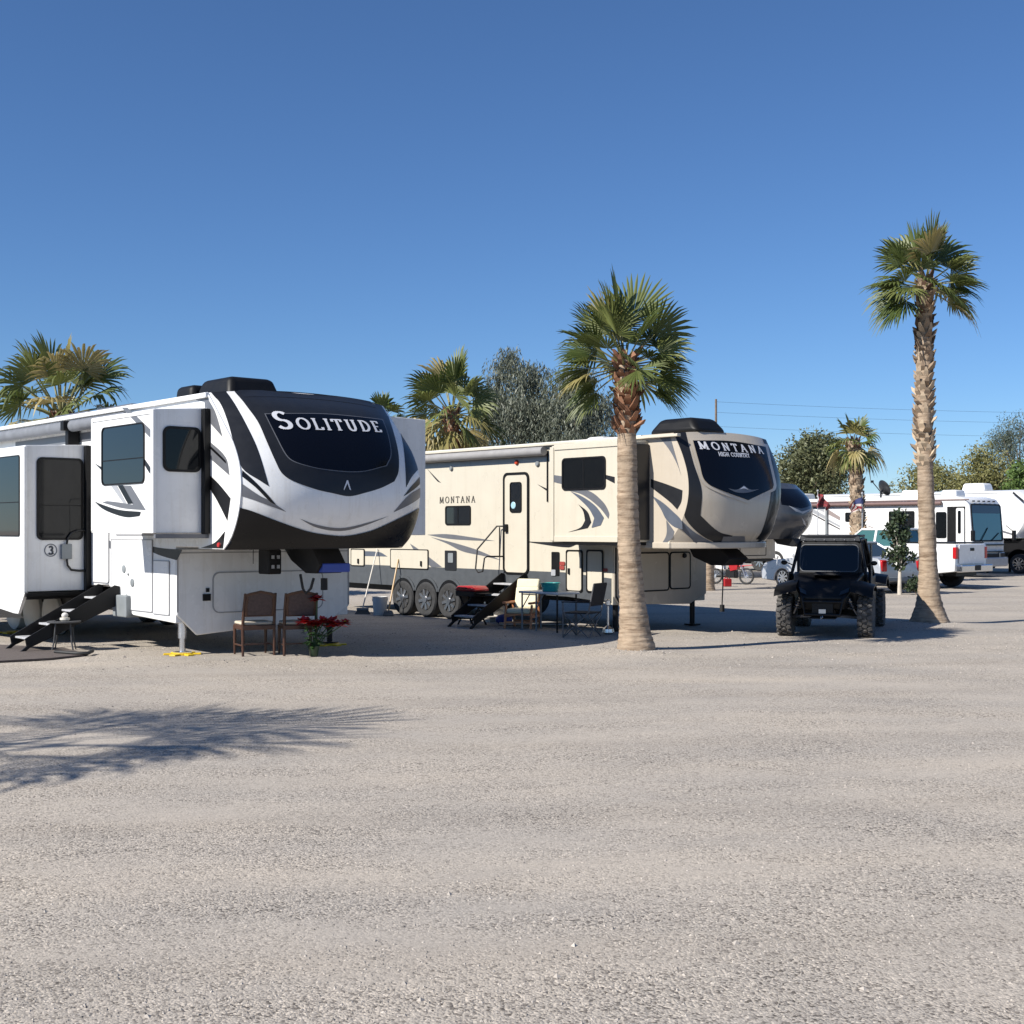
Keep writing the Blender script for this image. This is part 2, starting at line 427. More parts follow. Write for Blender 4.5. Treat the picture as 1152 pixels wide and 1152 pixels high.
        for k in range(nt):
            t = (k + .55) / nt
            mb = MB(); mb.box((xc, w0 - out * t, zsill - .1 - (zsill - .22) * t), (wid - .03, .24, .03)); mb.build('tread', tread, top, bevel=.006)
        return top
    def wheel(s, x, w, r, wd, tyre, rim_m, spokes=8, cover=None):
        tw = MB(); M = Matrix.Rotation(R(90), 3, 'X')
        tw.lathe([(r * .58, -wd / 2 * .8), (r * .8, -wd / 2), (r * .93, -wd / 2 * .97), (r, -wd / 2 * .7), (r, wd / 2 * .7), (r * .93, wd / 2 * .97), (r * .8, wd / 2), (r * .58, wd / 2 * .8)], (x, w, r), 36, M)
        t = tw.build('wheel', tyre, s.o, smooth=30)
        if cover:
            mb = MB(); mb.lathe([(r * .3, -.0), (r * .9, .005), (r * 1.02, .04), (r * 1.03, .2)], (x, w - wd / 2 - .03, r * 1.01), 30, Matrix.Rotation(R(-90), 3, 'X')); mb.build('tyre_cover', cover, t, smooth=40)
            return t
        rm = MB(); rm.lathe([(r * .6, 0), (r * .58, .03), (r * .55, .09)], (x, w - wd / 2 + .01, r), 30, Matrix.Rotation(R(-90), 3, 'X'))
        rm.v = rm.v; rm.f = rm.f[:-2]; rm.mi = rm.mi[:-2]
        for k in range(spokes):
            a = 2 * math.pi * k / spokes + .2
            rm.bar((x + math.cos(a) * r * .1, w - wd / 2 + .02, r + math.sin(a) * r * .1), (x + math.cos(a) * r * .58, w - wd / 2 + .015, r + math.sin(a) * r * .58), .06, .03, (0, 1, 0))
        rm.cyl((x, w - wd / 2 - .015, r), (x, w - wd / 2 + .05, r), r * .2)
        rm.build('rim', rim_m, t, smooth=30)
        mb = MB(); mb.cyl((x, w - wd / 2 + .1, r), (x, w - wd / 2 + .11, r), r * .57, n=24); mb.build('brake_drum', MATS['black_trim'], t)
        return t
# ------------------------------------------------------------------ palette
white = mat('white_gelcoat', (.80, .80, .79), .28, var=.03, vscale=3)
def streaks(m, amt=.10):
    nt = m.node_tree; b = nt.nodes['Principled BSDF']; src = b.inputs['Base Color'].links[0].from_socket
    tc = nt.nodes.new('ShaderNodeTexCoord'); mp = nt.nodes.new('ShaderNodeMapping'); mp.inputs['Scale'].default_value = (9, 9, .55); nt.links.new(tc.outputs['Object'], mp.inputs['Vector'])
    n = nt.nodes.new('ShaderNodeTexNoise'); n.inputs['Scale'].default_value = 1.2; n.inputs['Detail'].default_value = 5; n.inputs['Roughness'].default_value = .65; nt.links.new(mp.outputs['Vector'], n.inputs['Vector'])
    r = nt.nodes.new('ShaderNodeValToRGB'); e = r.color_ramp.elements; e[0].position = .5; e[0].color = (1, 1, 1, 1); e[1].position = .78; e[1].color = (1 - amt, 1 - amt * 1.15, 1 - amt * 1.4, 1); nt.links.new(n.outputs['Fac'], r.inputs['Fac'])
    mx = nt.nodes.new('ShaderNodeMix'); mx.data_type = 'RGBA'; mx.blend_type = 'MULTIPLY'; mx.inputs['Factor'].default_value = 1.0
    nt.links.new(src, mx.inputs['A']); nt.links.new(r.outputs['Color'], mx.inputs['B']); nt.links.new(mx.outputs['Result'], b.inputs['Base Color'])
streaks(white, .13)
cream = mat('cream_gelcoat', (.585, .535, .435), .3, var=.03, vscale=3)
beige_shade = mat('shaded_beige_gelcoat', (.50, .44, .36), .25, var=.03, vscale=3)  # same beige as cream, darkened to put the front faces' shade into the colour
streaks(cream, .06); streaks(beige_shade, .07)
charcoal = mat('charcoal_film', (.017, .018, .021), .35, var=.1, spec=.35)
black_film = mat('black_film', (.006, .006, .007), .3, var=.1, spec=.3)
grey_film = mat('grey_film', (.13, .135, .15), .35, var=.08)
lightgrey_film = mat('light_grey_film', (.36, .37, .39), .35, var=.05)
bluegrey_film = mat('blue_grey_film', (.095, .11, .14), .35, var=.08)
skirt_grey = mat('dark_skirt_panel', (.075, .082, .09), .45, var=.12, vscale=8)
black_trim = mat('black_trim', (.006, .006, .0065), .5, var=.15, spec=.25)
windscreen_black = mat('black_windscreen', (.004, .005, .009), .16, spec=.22)
black_metal = mat('black_metal', (.007, .007, .008), .5, var=.2, vscale=12, spec=.3)
tinted = mat('tinted_glass', (.006, .0075, .009), .035, spec=.85)
tinted_b = mat('smoky_glass', (.006, .007, .008), .06, spec=.3)
line_grey = mat('panel_joint', (.35, .35, .36), .5)
alu = mat('bright_metal', (.75, .75, .77), .25, metal=1, var=.06)
dark_alu = mat('worn_rim', (.42, .42, .43), .35, metal=1, var=.1)
tread_metal = mat('worn_tread', (.42, .42, .43), .6, var=.2, vscale=20)
tyre_mat = mat('tyre_rubber', (.035, .035, .036), .8, var=.25, vscale=14, bump=.3, bscale=60)
vinyl_white = mat('white_vinyl', (.72, .72, .7), .5, var=.05)
awning_grey = mat('awning_fabric', (.16, .17, .19), .7, var=.12)
roof_white = mat('roof_membrane', (.62, .61, .58), .6, var=.08)
silver_letter = mat('silver_lettering', (.72, .72, .74), .35)
dark_letter = mat('dark_lettering', (.05, .045, .04), .5)
red_lens = mat('red_lens', (.45, .012, .015), .2)
yellow_plastic = mat('yellow_plastic', (.75, .50, .02), .5, var=.12)
blue_paint = mat('blue_paint', (.025, .06, .32), .35, var=.1)
grey_plastic = mat('grey_plastic', (.22, .24, .25), .5, var=.08)
wire_black = mat('black_cable', (.012, .012, .012), .6)

def roof_part(rig, xr, x0, m, over=.03):
    mb = MB(); W = rig.W; n = 14
    vs = []
    for x in (xr - .02, x0):
        for k in range(n + 1):
            w = -over + (W + 2 * over) * k / n; vs.append((x, w, rig.zt + rig.crown * max(0, 1 - (2 * w / W - 1) ** 2)))
        for k in range(n + 1):
            w = -over + (W + 2 * over) * k / n; vs.append((x, w, rig.zt - .06))
    N = 2 * (n + 1)
    fs = [(k, k + 1, N + k + 1, N + k) for k in range(n)] + [(n + 1 + k + 1, n + 1 + k, N + n + 1 + k, N + n + 2 + k) for k in range(n)]
    fs += [(0, N, N + n + 1, n + 1), (n, 2 * n + 1, N + 2 * n + 1, N + n)]
    fs += [tuple(list(range(n + 1)) + list(range(2 * n + 1, n, -1))), tuple([N + i for i in list(range(n, -1, -1)) + list(range(n + 1, 2 * n + 2))])]
    mb.add(vs, fs)
    return mb.build('roof', m, rig.o, smooth=30)
def body_part(rig, outline, m, w0=0.0, w1=None):
    mb = MB(); mb.prism(outline, w0, rig.W if w1 is None else w1, lambda u, v, h: (u, h, v))
    return mb.build('body', m, rig.o, bevel=.012)
def aircon(rig, x, w, L, Wd, h, m, z0=None, name='air_conditioner', taper=(.82, .86)):
    z0 = rig.zt + rig.crown if z0 is None else z0
    mb = MB(); mb.box((x, w, z0 + h / 2 - .02), (L, Wd, h), taper=taper)
    return mb.build(name, m, rig.o, bevel=.09, smooth=40, seg=4)
def slide_box(rig, xa, xb, p, z0, z1, m, name='slide_out', zo=None, far=False):
    """room slid out by p metres on the near side (or the far side); roof falls slightly outwards."""
    zo = z1 - .07 if zo is None else zo
    mb = MB()
    if not far: poly = [(-p, z0), (.02, z0), (.02, z1), (-p, zo)]
    else: poly = [(rig.W - .02, z0), (rig.W + p, z0), (rig.W + p, zo), (rig.W - .02, z1)]
    mb.prism(poly, xa, xb, lambda u, v, h: (h, u, v))
    return mb.build(name, m, rig.o, bevel=.012)

# ================================================================== the white trailer on the left
sol = Rig('fifth_wheel_trailer', 'white fifth wheel trailer with a black windscreen cap lettered SOLITUDE, nearest and leftmost', -4.9, 18.8, 41, 3.0, 'fifth wheel trailers parked side by side')
sol.set_nose([(1.55, 1.40), (1.75, 1.66), (2.16, 1.88), (2.63, 1.90), (3.0, 1.72), (3.3, 1.44), (3.6, 1.14), (3.78, .95)],
             [(1.60, 1.98), (1.8, 2.10), (2.1, 2.24), (2.4, 2.26), (2.8, 2.15), (3.35, 1.80), (3.6, 1.52), (3.85, 1.06)], 1.58, 3.77, .09, .7, 3.4)
P1 = 1.05; P2 = .8
body_part(sol, [(-9.6, .62), (-2.35, .97), (-1.45, .53), (-.02, .48), (-.02, 1.6), (.7, 1.6), (.7, 3.74), (-9.6, 3.74)], white)
roof_part(sol, -9.6, .7, white)
nose = sol.nose_mesh(white)
# lower front wall under the overhang
mb = MB(); mb.prism([(0, .6), (.32, .29), (2.70, .44), (3.0, .62), (3.0, 1.57), (0, 1.57)], 0, .04, lambda u, v, h: (h - .02, u, v))
fw = mb.build('front_wall', white, sol.o, bevel=.02)
f = lambda u, v, h: (.021 + h, u, v)
c0 = sol.front(240, 655, .02); c1 = sol.front(362, 702, .02)
o_ = rrect(c0[0], .62, c1[0], 1.2, .1)
mb = MB(); mb.prism(o_, 0, .012, f); dr = mb.build('front_hatch', white, fw, bevel=.003)
mb = MB(); ringprism(mb, rrect(c0[0] - .015, .605, c1[0] + .015, 1.215, .11), o_, 0, .016, f); mb.build('seal', line_grey, dr)
mb = MB()
for w_ in (.012, 2.985): mb.prism([(w_ - .012, .64), (w_ + .012, .64), (w_ + .012, 1.56), (w_ - .012, 1.56)], 0, .006, f)
mb.prism([(.02, 1.50), (2.98, 1.50), (2.98, 1.515), (.02, 1.515)], 0, .005, f); mb.build('seam', line_grey, fw)
for (px0, py0, px1, py1) in ((228, 668, 236.5, 676), (231.5, 661.5, 235, 666)):
    a, b = sol.front(px0, py1, .02); c, d = sol.front(px1, py0, .02)
    mb = MB(); mb.prism([(a, b), (c, b), (c, d), (a, d)], 0, .02, f); mb.build('socket_plate', black_trim, fw)
# slide rooms
s2 = slide_box(sol, -1.13, .95, P2, 1.8, 3.56, white, zo=3.50)
s1 = slide_box(sol, -9.0, -3.1, P1, .86, 3.24, white, zo=3.19)
s3 = slide_box(sol, -1.1, 1.0, .8, 1.76, 3.62, white, zo=3.60, far=True)
mb = MB(); mb.prism([(-9.1, .50), (-3.4, .50), (-3.1, .86), (-9.1, .86)], -P1 - .0, -P1 + .05, lambda u, v, h: (u, h, v)); mb.build('slide_skirt', white, s1)
for (rig_s, x, p, za, zb_) in ((s1, -3.1, P1, .84, 3.22), (s2, .95, P2, 1.79, 3.54)):
    # dark seal where the room meets the body, and a trim edge round the outer end
    mb = MB(); mb.box((x + .05, -.05, (za + zb_) / 2), (.11, .09, zb_ - za)); mb.build('seal', black_trim, rig_s, bevel=.01)
    mb = MB(); mb.box((x + .02, -p / 2, za - .03), (.06, p, .06)); mb.build('lower_trim', black_trim if p == P1 else grey_film, rig_s, bevel=.005)
    mb = MB(); mb.box((x + .005, -p - .002, (za + zb_) / 2 - .02), (.05, .05, zb_ - za - .06)); mb.build('corner_trim', white, rig_s, bevel=.01)
mb = MB(); mb.box((-3.4, -P1 / 2, .80), (.5, P1 - .1, .14)); mb.build('slide_rail', black_metal, s1, bevel=.01)
mb = MB(); mb.box((-4.6, .9, .66), (6.6, 1.5, .22)); mb.build('chassis', black_metal, sol.o)
# slide end windows
def end_window(rig, x, px0, py0, px1, py1, parent, split='h', r=.09):
    a, zt_ = rig.front(px0, py0, x); b, _ = rig.front(px1, (py0 + py1) / 2, x); _, zb_ = rig.front((px0 + px1) / 2, py1, x)
    _, zt_ = rig.front((px0 + px1) / 2, py0, x)
    return rig.window_at(a, zb_, b, zt_, lambda u, v, h: (x + h, u, v), r, .035, 'window', split, tinted_b, None, parent)
end_window(sol, .95, 183, 480, 226, 531, s2, None, .1)
end_window(sol, -3.1, 41, 515, 93.5, 607.5, s1, 'h', .09)
sol.side_window(115, 478, 163, 545, -P2, .09, .02, split='h', parent=s2)
sol.side_window(-34, 515, 22.5, 603, -P1, .05, .015, split='h', parent=s1)
# outlet, cable and round emblem on the slide end
x1 = -3.1
fe = lambda u, v, h: (x1 + h, u, v)
a, b = sol.front(68, 629, x1); c, d = sol.front(80, 612, x1)
mb = MB(); mb.prism([(a, b), (c, b), (c, d), (a, d)], 0, .05, fe); ob = mb.build('outlet_box', grey_plastic, s1, bevel=.01)
mb = MB(); mb.tube([(x1 + .04, *sol.front(*q, x1)) for q in ((74, 612), (75, 606), (79, 600), (86, 597), (99, 596.5))], .018); mb.build('cable', wire_black, s1, smooth=60); mb = MB(); mb.tube([(x1 + .04, *sol.front(*q, x1)) for q in ((74, 629), (75, 636), (79, 641), (88, 642), (97, 641.5))], .018)
mb.build('cable', wire_black, s1, smooth=60)
uw, uz = sol.front(57, 619, x1)
mb = MB(); ringprism(mb, [(uw + .105 * math.cos(2 * math.pi * k / 28), uz + .105 * math.sin(2 * math.pi * k / 28)) for k in range(28)], [(uw + .09 * math.cos(2 * math.pi * k / 28), uz + .09 * math.sin(2 * math.pi * k / 28)) for k in range(28)], .0, .006, fe)
for q in lettering('3', [.13], .22, .2)[0]: mb.add([(x1 + .006, uw - .035 + u, uz - .065 + v) for u, v in q], [(0, 1, 2, 3)])
mb.add([(x1 + .006, uw - .05 + u, uz - .065 + v) for u, v in ((0, .0), (.11, .0), (.11, .012), (0, .012))], [(0, 1, 2, 3)])
mb.build('emblem', bluegrey_film, s1)
# stripes on the second slide's face (photo pixels traced onto the panel where it stands)
K = .21701
T1 = lambda L: [(x * K, 350 + y * K) for x, y in L]
T2 = lambda L: [(x * K, 580 + y * K) for x, y in L]
T3 = lambda L: [(220 + x * .24306, 400 + y * .24316) for x, y in L]
def sd(L, m, w=0.0, off=.004, sm=0, T=T1, par=None, name='stripe'): return sol.side_decal(T(L), m, name, w, off, sm, par)
sd([(632, 500), (662, 500), (790, 622), (790, 668)], grey_film, -P2, par=s2)
sd([(640, 905), (680, 905), (757, 1032), (640, 1022), (530, 992), (560, 985), (690, 1003)], grey_film, -P2, par=s2)
sd([(612, 903), (640, 903), (692, 997), (665, 999)], black_film, -P2, .007, par=s2)
sd([(575, 903), (606, 903), (658, 999), (640, 995)], lightgrey_film, -P2, .005, par=s2)
sd([(490, 985), (530, 1002), (620, 1030), (732, 1040), (724, 1062), (660, 1068), (590, 1050), (530, 1022)], black_film, -P2, .008, 1, par=s2)
sd([(750, 765), (788, 825), (788, 858), (750, 795)], charcoal, -P2, par=s2)
sd([(490, 788), (527, 808), (527, 825)], charcoal, -P2, par=s2)
sd([(-50, 668), (0, 684.5), (25, 693), (27.5, 695), (0, 695), (-50, 697)], black_film, -P1, T=lambda L: L, par=s1)  # dark wedge painting the shade of the big slide's tapered underside
# lower wall stripes
sd([(485, 118), (560, 125), (645, 190), (600, 186), (540, 150)], grey_film, 0, T=T2)
sd([(690, 130), (800, 162), (870, 172), (948, 176), (918, 232), (830, 206), (755, 172)], black_film, 0, T=T2, sm=1)
sd([(478, 270), (530, 335), (495, 335), (476, 305)], grey_film, 0, T=T2)
sd([(500, 270), (560, 340), (545, 340), (497, 285)], lightgrey_film, 0, .006, T=T2)
for x_ in (-1.08, .90): mb = MB(); mb.box((x_, -P2 - .006, 2.66), (.05, .014, 1.66)); mb.build('corner_trim', white, s2, bevel=.004)
mb = MB(); mb.box((-.09, -P2 - .006, 3.46), (2.0, .014, .05)); mb.build('edge_trim', white, s2, bevel=.004)
mb = MB(); mb.box((-1.05, -.004, 1.77), (2.0, .012, .03)); mb.build('trim_strip', line_grey, sol.o)
# compartment doors on the lower wall
sol.side_door(126, 607, 172, 686, 0, .02, white, line_grey, .012)
sol.side_door(173, 631, 191, 691, 0, .02, white, line_grey, .012)
for px, py, r in ((140.5, 640, .06), (150, 655.5, .062), (143.3, 671, .035), (145.5, 646, .02)):
    x, z = sol.side(px, py); mb = MB(); mb.lathe([(r, 0), (r, .012), (r * .7, .018)], (x, -.012, z), 20, Matrix.Rotation(R(90), 3, 'X')); mb.build('vent_cap', grey_plastic, sol.o, smooth=40)
# stripes between the slide and the nose seam
sd([(0, 205), (55, 195), (92, 262), (126, 378), (52, 285), (42, 215)], grey_film, 0, T=T3)
sd([(52, 385), (140, 470), (158, 555), (52, 462)], grey_film, 0, T=T3)
sd([(52, 400), (140, 486), (143, 500), (52, 414)], black_film, 0, .007, T=T3)
sd([(52, 540), (105, 590), (163, 660), (148, 765), (100, 670), (52, 585)], black_film, 0, T=T3)
sd([(137, 812), (90, 865), (25, 890), (128, 893)], black_film, 0, T=T3)
mb = MB(); mb.tube([(interp(sol.e, z) - .004, -.004, z) for z in [1.58 + (3.77 - 1.58) * k / 24 for k in range(25)]], .014, 6); mb.build('seam_moulding', white, nose, smooth=60)
# nose graphics
def nd(L, m, name='panel', off=.004, sm=0, rim=(.07, .11)): return sol.nose_decal(T3(L), m, name, off, sm, nose, rim=rim)
nd([(180, 172), (170, 155), (300, 150), (420, 152), (560, 158), (700, 168), (840, 190), (868, 225), (898, 300), (928, 400), (940, 470), (938, 540), (920, 582), (860, 612), (785, 635), (710, 651), (640, 638), (560, 620), (450, 580), (400, 545), (370, 490), (330, 400), (290, 310), (240, 240), (205, 195)], charcoal, 'windscreen_surround', rim=(.17, .1))
ws_ = [.42 + 2.28 * k / 40 for k in range(41)]
sol.nose_decal([(w_, sol.ztop(w_) + .008) for w_ in ws_] + [(w_, sol.ztop(w_) - .10) for w_ in reversed(ws_)], charcoal, 'roof_edge', .007, raw=True, parent=nose)
nd([(318, 270), (460, 268), (600, 270), (760, 284), (866, 296), (890, 360), (906, 460), (885, 512), (760, 540), (600, 530), (500, 508), (440, 485), (412, 455), (375, 385)], grey_film, 'window_border', .007)
nd([(323, 273), (460, 271), (600, 273), (760, 287), (862, 299), (886, 361), (901, 459), (880, 509), (760, 536), (600, 526), (502, 505), (443, 482), (416, 453), (379, 384)], windscreen_black, 'windscreen', .010)
nd([(60, 172), (150, 178), (185, 230), (240, 330), (290, 440), (340, 605), (300, 580), (215, 520), (180, 420), (150, 310), (110, 215)], charcoal, 'side_panel')
nd([(890, 220), (935, 225), (975, 290), (1000, 390), (1036, 520), (1000, 562), (974, 610), (970, 510), (958, 400), (930, 300)], charcoal, 'side_panel')
nd([(216, 530), (270, 578), (330, 640), (372, 690), (345, 676), (280, 612), (216, 560)], black_film, 'stripe', .006)
nd([(214, 592), (300, 650), (345, 672), (420, 723), (340, 694), (270, 668), (214, 650)], grey_film, 'stripe', .005)
nd([(1045, 562), (1000, 602), (962, 652), (990, 628), (1046, 590)], black_film, 'stripe', .006)
nd([(1046, 612), (990, 642), (915, 725), (960, 703), (1046, 655)], grey_film, 'stripe', .005)
nd([(205, 703), (260, 718), (380, 765), (520, 812), (610, 828), (690, 833), (760, 822), (830, 802), (960, 742), (1038, 703), (1022, 800), (985, 905), (700, 912), (400, 918), (125, 925), (160, 800)], black_film, 'lower_panel', .012)
nd([(480, 753), (560, 782), (670, 798), (780, 777), (895, 742), (770, 790), (670, 811), (560, 795)], grey_film, 'stripe', .006)
nd([(698, 578), (704, 578), (718, 624), (711, 620), (701, 592), (690, 614), (685, 624), (684, 618)], silver_letter, 'emblem', .012)
sol.nose_text('SOLITUDE', [1.5, 1, 1, 1, 1, 1, 1, 1], T3([(383, 342)])[0], T3([(872, 359)])[0], silver_letter, .02, nose, .2, .09, .26, .72)
# roof gear
aircon(sol, -.62, 1.35, 1.2, .95, .35, black_trim, taper=(.74, .8))
aircon(sol, -1.5, 1.1, .6, .5, .3, black_trim, name='roof_vent', taper=(.9, .9))
aircon(sol, -5.2, .9, 1.5, .75, .09, grey_film, name='solar_panel', taper=(1, 1)); aircon(sol, -3.4, .9, 1.4, .75, .09, grey_film, name='solar_panel', taper=(1, 1))
# awning on the near side, above the big slide
rx0, rx1 = -9.3, -1.35
mb = MB(); mb.cyl((rx0, -.14, 3.56), (rx1, -.14, 3.56), .095, n=18); aw = mb.build('awning_roller', awning_grey, sol.o, smooth=40)
mb = MB(); mb.box((-3.5, -.12, 3.33), (.13, .2, .5)); mb.box((-3.5, -.2, 3.56), (.14, .2, .16)); mb.build('arm', black_trim, aw, bevel=.015)
mb = MB(); mb.box((-4.3, -.03, 3.735), (10.6, .05, .07)); mb.build('gutter', white, sol.o, bevel=.01)
mb = MB(); mb.prism([(-6.4, 3.30), (-1.5, 3.30), (-1.2, 3.45), (-6.4, 3.45)], 0, .004, lambda u, v, h: (u, -.001 - h, v)); mb.build('stripe', grey_film, sol.o)
# door and steps behind the slide
sol.side_door(104, 560, 123, 655, 0, .05, white, line_grey, .012, 'entry_door')
sol.steps(-2.2, .98, .62, 1.45, 4, tread=tread_metal)
mb = MB(); mb.box((-1.75, .06, .66), (.5, .3, .34)); mb.build('step_frame', grey_plastic, sol.o, bevel=.02)
# jacks under the front, wheels, pin box
for w in (.16, 2.72):
    mb = MB(); mb.cyl((-.12, w, .25), (-.12, w, .7), .065); mb.cyl((-.12, w, .035), (-.12, w, .3), .045); mb.box((-.12, w, .045), (.2, .2, .02))
    mb.build('landing_leg', alu if w < 1 else black_metal, sol.o, smooth=40)
for x in (-4.95, -5.85, -6.75): sol.wheel(x, .2, .37, .24, tyre_mat, alu, cover=vinyl_white)
for x in (-4.95, -5.85, -6.75): sol.wheel(x, 2.75, .37, .24, tyre_mat, alu)
mb = MB()
mb.prism([(.75, 1.58), (1.55, 1.58), (1.75, 1.34), (1.62, 1.22), (1.35, 1.22), (.95, 1.40)], 1.35, 1.8, lambda u, v, h: (u, h, v)); pin = mb.build('pin_box', black_metal, sol.o, bevel=.012)
mb = MB(); mb.box((1.62, 1.62, 1.30), (.30, .46, .13)); mb.build('hitch_plate', blue_paint, pin, bevel=.015)
mb = MB(); mb.cyl((1.62, 1.5, .98), (1.62, 1.5, 1.15), .05); mb.build('kingpin', black_metal, pin)
mb = MB(); mb.box((.85, 1.06, 1.38), (.3, .22, .36)); bt = mb.build('battery_box', black_trim, sol.o, bevel=.02)
for i in (0, 1):
    for j in (0, 1): mb = MB(); mb.box((1.005, 1.02 + .09 * i, 1.31 + .14 * j), (.012, .045, .05)); mb.build('plate', lightgrey_film, bt)
mb = MB(); mb.tube([(1.3, 1.3, 1.2), (1.4, 1.28, 1.0), (1.45, 1.3, .93), (1.5, 1.35, 1.0), (1.5, 1.4, 1.15)], .02, 6); mb.build('cable', wire_black, sol.o, smooth=60)
mb = MB(); mb.tube([(1.0, .7, 1.57), (1.0, .7, 1.36)], .006, 5); mb.build('cable', wire_black, sol.o, smooth=60)
a, z = sol.side(247, 613); mb = MB(); mb.lathe([(.035, 0), (.03, .02)], (a, -.006, z), 14, Matrix.Rotation(R(90), 3, 'X')); mb.build('marker_lamp', red_lens, sol.o)

# ================================================================== the beige trailer in the middle
mon = Rig('fifth_wheel_trailer', 'beige fifth wheel trailer with black trim and MONTANA lettering, behind the front palm', 1.82, 23.1, 41, 2.52, 'fifth wheel trailers parked side by side')
mon.set_nose([(1.57, 1.28), (1.9, 1.56), (2.3, 1.74), (2.7, 1.76), (3.1, 1.64), (3.52, 1.42)],
             [(1.60, 1.86), (1.8, 2.02), (2.3, 2.06), (2.6, 2.01), (3.0, 1.88), (3.3, 1.74), (3.58, 1.52)], 1.60, 3.50, .06, .7, 3.0)
PM = .66
body_part(mon, [(-9.7, .66), (-1.2, .62), (-.02, .49), (-.02, 1.62), (.7, 1.62), (.7, 3.48), (-9.7, 3.48)], cream)
roof_part(mon, -9.7, .7, roof_white)
mnose = mon.nose_mesh(beige_shade)
mb = MB(); mb.prism([(0, .64), (.12, .50), (2.05, .44), (2.52, .62), (2.52, 1.60), (0, 1.60)], 0, .04, lambda u, v, h: (h - .02, u, v)); mfw = mb.build('front_wall', beige_shade, mon.o, bevel=.02)
U6 = lambda L: [(600 + x * .26042, 460 + y * .26042) for x, y in L]
U5 = lambda L: [(390 + x * .21701, 480 + y * .21701) for x, y in L]
U8 = lambda L: [(560 + x * .17361, 600 + y * .17361) for x, y in L]
f = lambda u, v, h: (.021 + h, u, v)
def fdoor(q0, q1, zb_, zt_):
    a = mon.front(*q0, .02)[0]; b = mon.front(*q1, .02)[0]
    mb = MB(); mb.prism(rrect(a, zb_, b, zt_, .06), 0, .01, f); d = mb.build('front_hatch', beige_shade, mfw, bevel=.003)
    mb = MB(); ringprism(mb, rrect(a - .012, zb_ - .012, b + .012, zt_ + .012, .07), rrect(a + .014, zb_ + .014, b - .014, zt_ - .014, .05), .002, .016, f); mb.build('seal', black_trim, d)
fdoor((706, 640), (752, 640), .72, 1.42); fdoor((753.5, 640), (776, 640), .74, 1.42)
mb = MB(); mb.bar((.03, .03, 1.58), (.03, .03, .66), .022, .022); mb.bar((.03, .03, .66), (.03, .15, .5), .022, .022); mb.build('corner_seal', black_trim, mfw)
mb = MB(); mb.lathe([(.05, 0), (.04, .05)], (.02, mon.front(769, 623, .02)[0], mon.front(769, 625, .02)[1]), 12, Matrix.Rotation(R(90), 3, 'Y')); mb.build('hatch_lamp', black_trim, mfw)
# slide room
ms = slide_box(mon, -.92, .84, PM, 1.63, 3.40, cream, zo=3.36)
mb = MB(); mb.box((.86, -PM / 2, 2.5), (.05, PM - .02, 1.66)); mb.build('end_panel', charcoal, ms, bevel=.01)
for x in (-.90, .82): mb = MB(); mb.box((x, -PM - .006, 2.49), (.1, .03, 1.7)); mb.build('corner_trim', cream, ms, bevel=.008)
for z in (1.68, 3.33): mb = MB(); mb.box((-.04, -PM - .006, z), (1.6, .03, .1)); mb.build('edge_trim', cream, ms, bevel=.008)
mb = MB(); mb.box((-.04, -PM / 2, 1.60), (1.72, PM, .05)); mb.build('lower_trim', black_trim, ms)
def md(L, m, w=0.0, off=.004, sm=0, T=U6, par=None): return mon.side_decal(T(L), m, 'stripe', w, off, sm, par)
q = U6([(125, 208), (314, 350)]); mon.side_window(*q[0], *q[1], -PM, .08, .03, split='v', parent=ms, glass=tinted_b)
md([(84, 285), (125, 291), (125, 325), (84, 315)], grey_film, -PM, par=ms)
md([(313, 285), (352, 294), (352, 322), (313, 302)], charcoal, -PM, par=ms)
md([(150, 352), (235, 352), (300, 400), (328, 450), (325, 475), (285, 425), (215, 372)], grey_film, -PM, .004, par=ms)
md([(160, 355), (215, 380), (270, 420), (306, 470), (292, 503), (252, 514), (264, 472), (240, 430), (195, 385)], bluegrey_film, -PM, .006, 1, par=ms)
md([(195, 412), (235, 445), (251, 490), (236, 515), (150, 533), (205, 512), (224, 482), (216, 442)], charcoal, -PM, .005, 0, par=ms)
# wall between slide and nose
md([(508, 303), (575, 325), (645, 352), (640, 400), (622, 435), (590, 402), (508, 338)], charcoal)
md([(545, 122), (592, 120), (640, 290), (622, 240), (590, 180)], grey_film)
md([(512, 374), (560, 405), (600, 440), (640, 482), (645, 520), (610, 510), (575, 478), (550, 430)], bluegrey_film)
md([(575, 480), (610, 530), (600, 560), (548, 592), (575, 545)], grey_film)
# long wall
md([(418, 560), (520, 557), (640, 572), (768, 592), (640, 589), (520, 580)], grey_film, T=U5)
md([(436, 572), (560, 603), (680, 640), (800, 692), (700, 668), (600, 646), (520, 606)], grey_film, T=U5)
md([(328, 605), (380, 640), (495, 728), (440, 728), (360, 655)], grey_film, T=U5)
md([(30, 645), (170, 650), (212, 673), (30, 669)], bluegrey_film, T=U5)
md([(840, 580), (960, 596), (1150, 600), (1190, 612), (1150, 626), (1000, 608)], charcoal, T=U5)
md([(415, 215), (420, 220), (490, 292), (470, 282)], charcoal, T=U5)
md([(988, 298), (1040, 322), (1042, 336)], charcoal, T=U5)
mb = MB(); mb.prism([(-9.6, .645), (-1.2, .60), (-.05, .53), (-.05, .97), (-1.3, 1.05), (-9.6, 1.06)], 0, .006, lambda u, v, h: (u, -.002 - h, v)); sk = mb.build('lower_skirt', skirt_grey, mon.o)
mb = MB(); ex = mon.side(1043 * .21701 + 390, 560)[0]; mb.box((ex, -.01, 2.85), (.03, .02, .95)); mb.build('slide_seal', black_trim, mon.o)
q = U5([(513, 410), (645, 510)]); mon.side_window(*q[0], *q[1], 0, .06, .03, split='v')
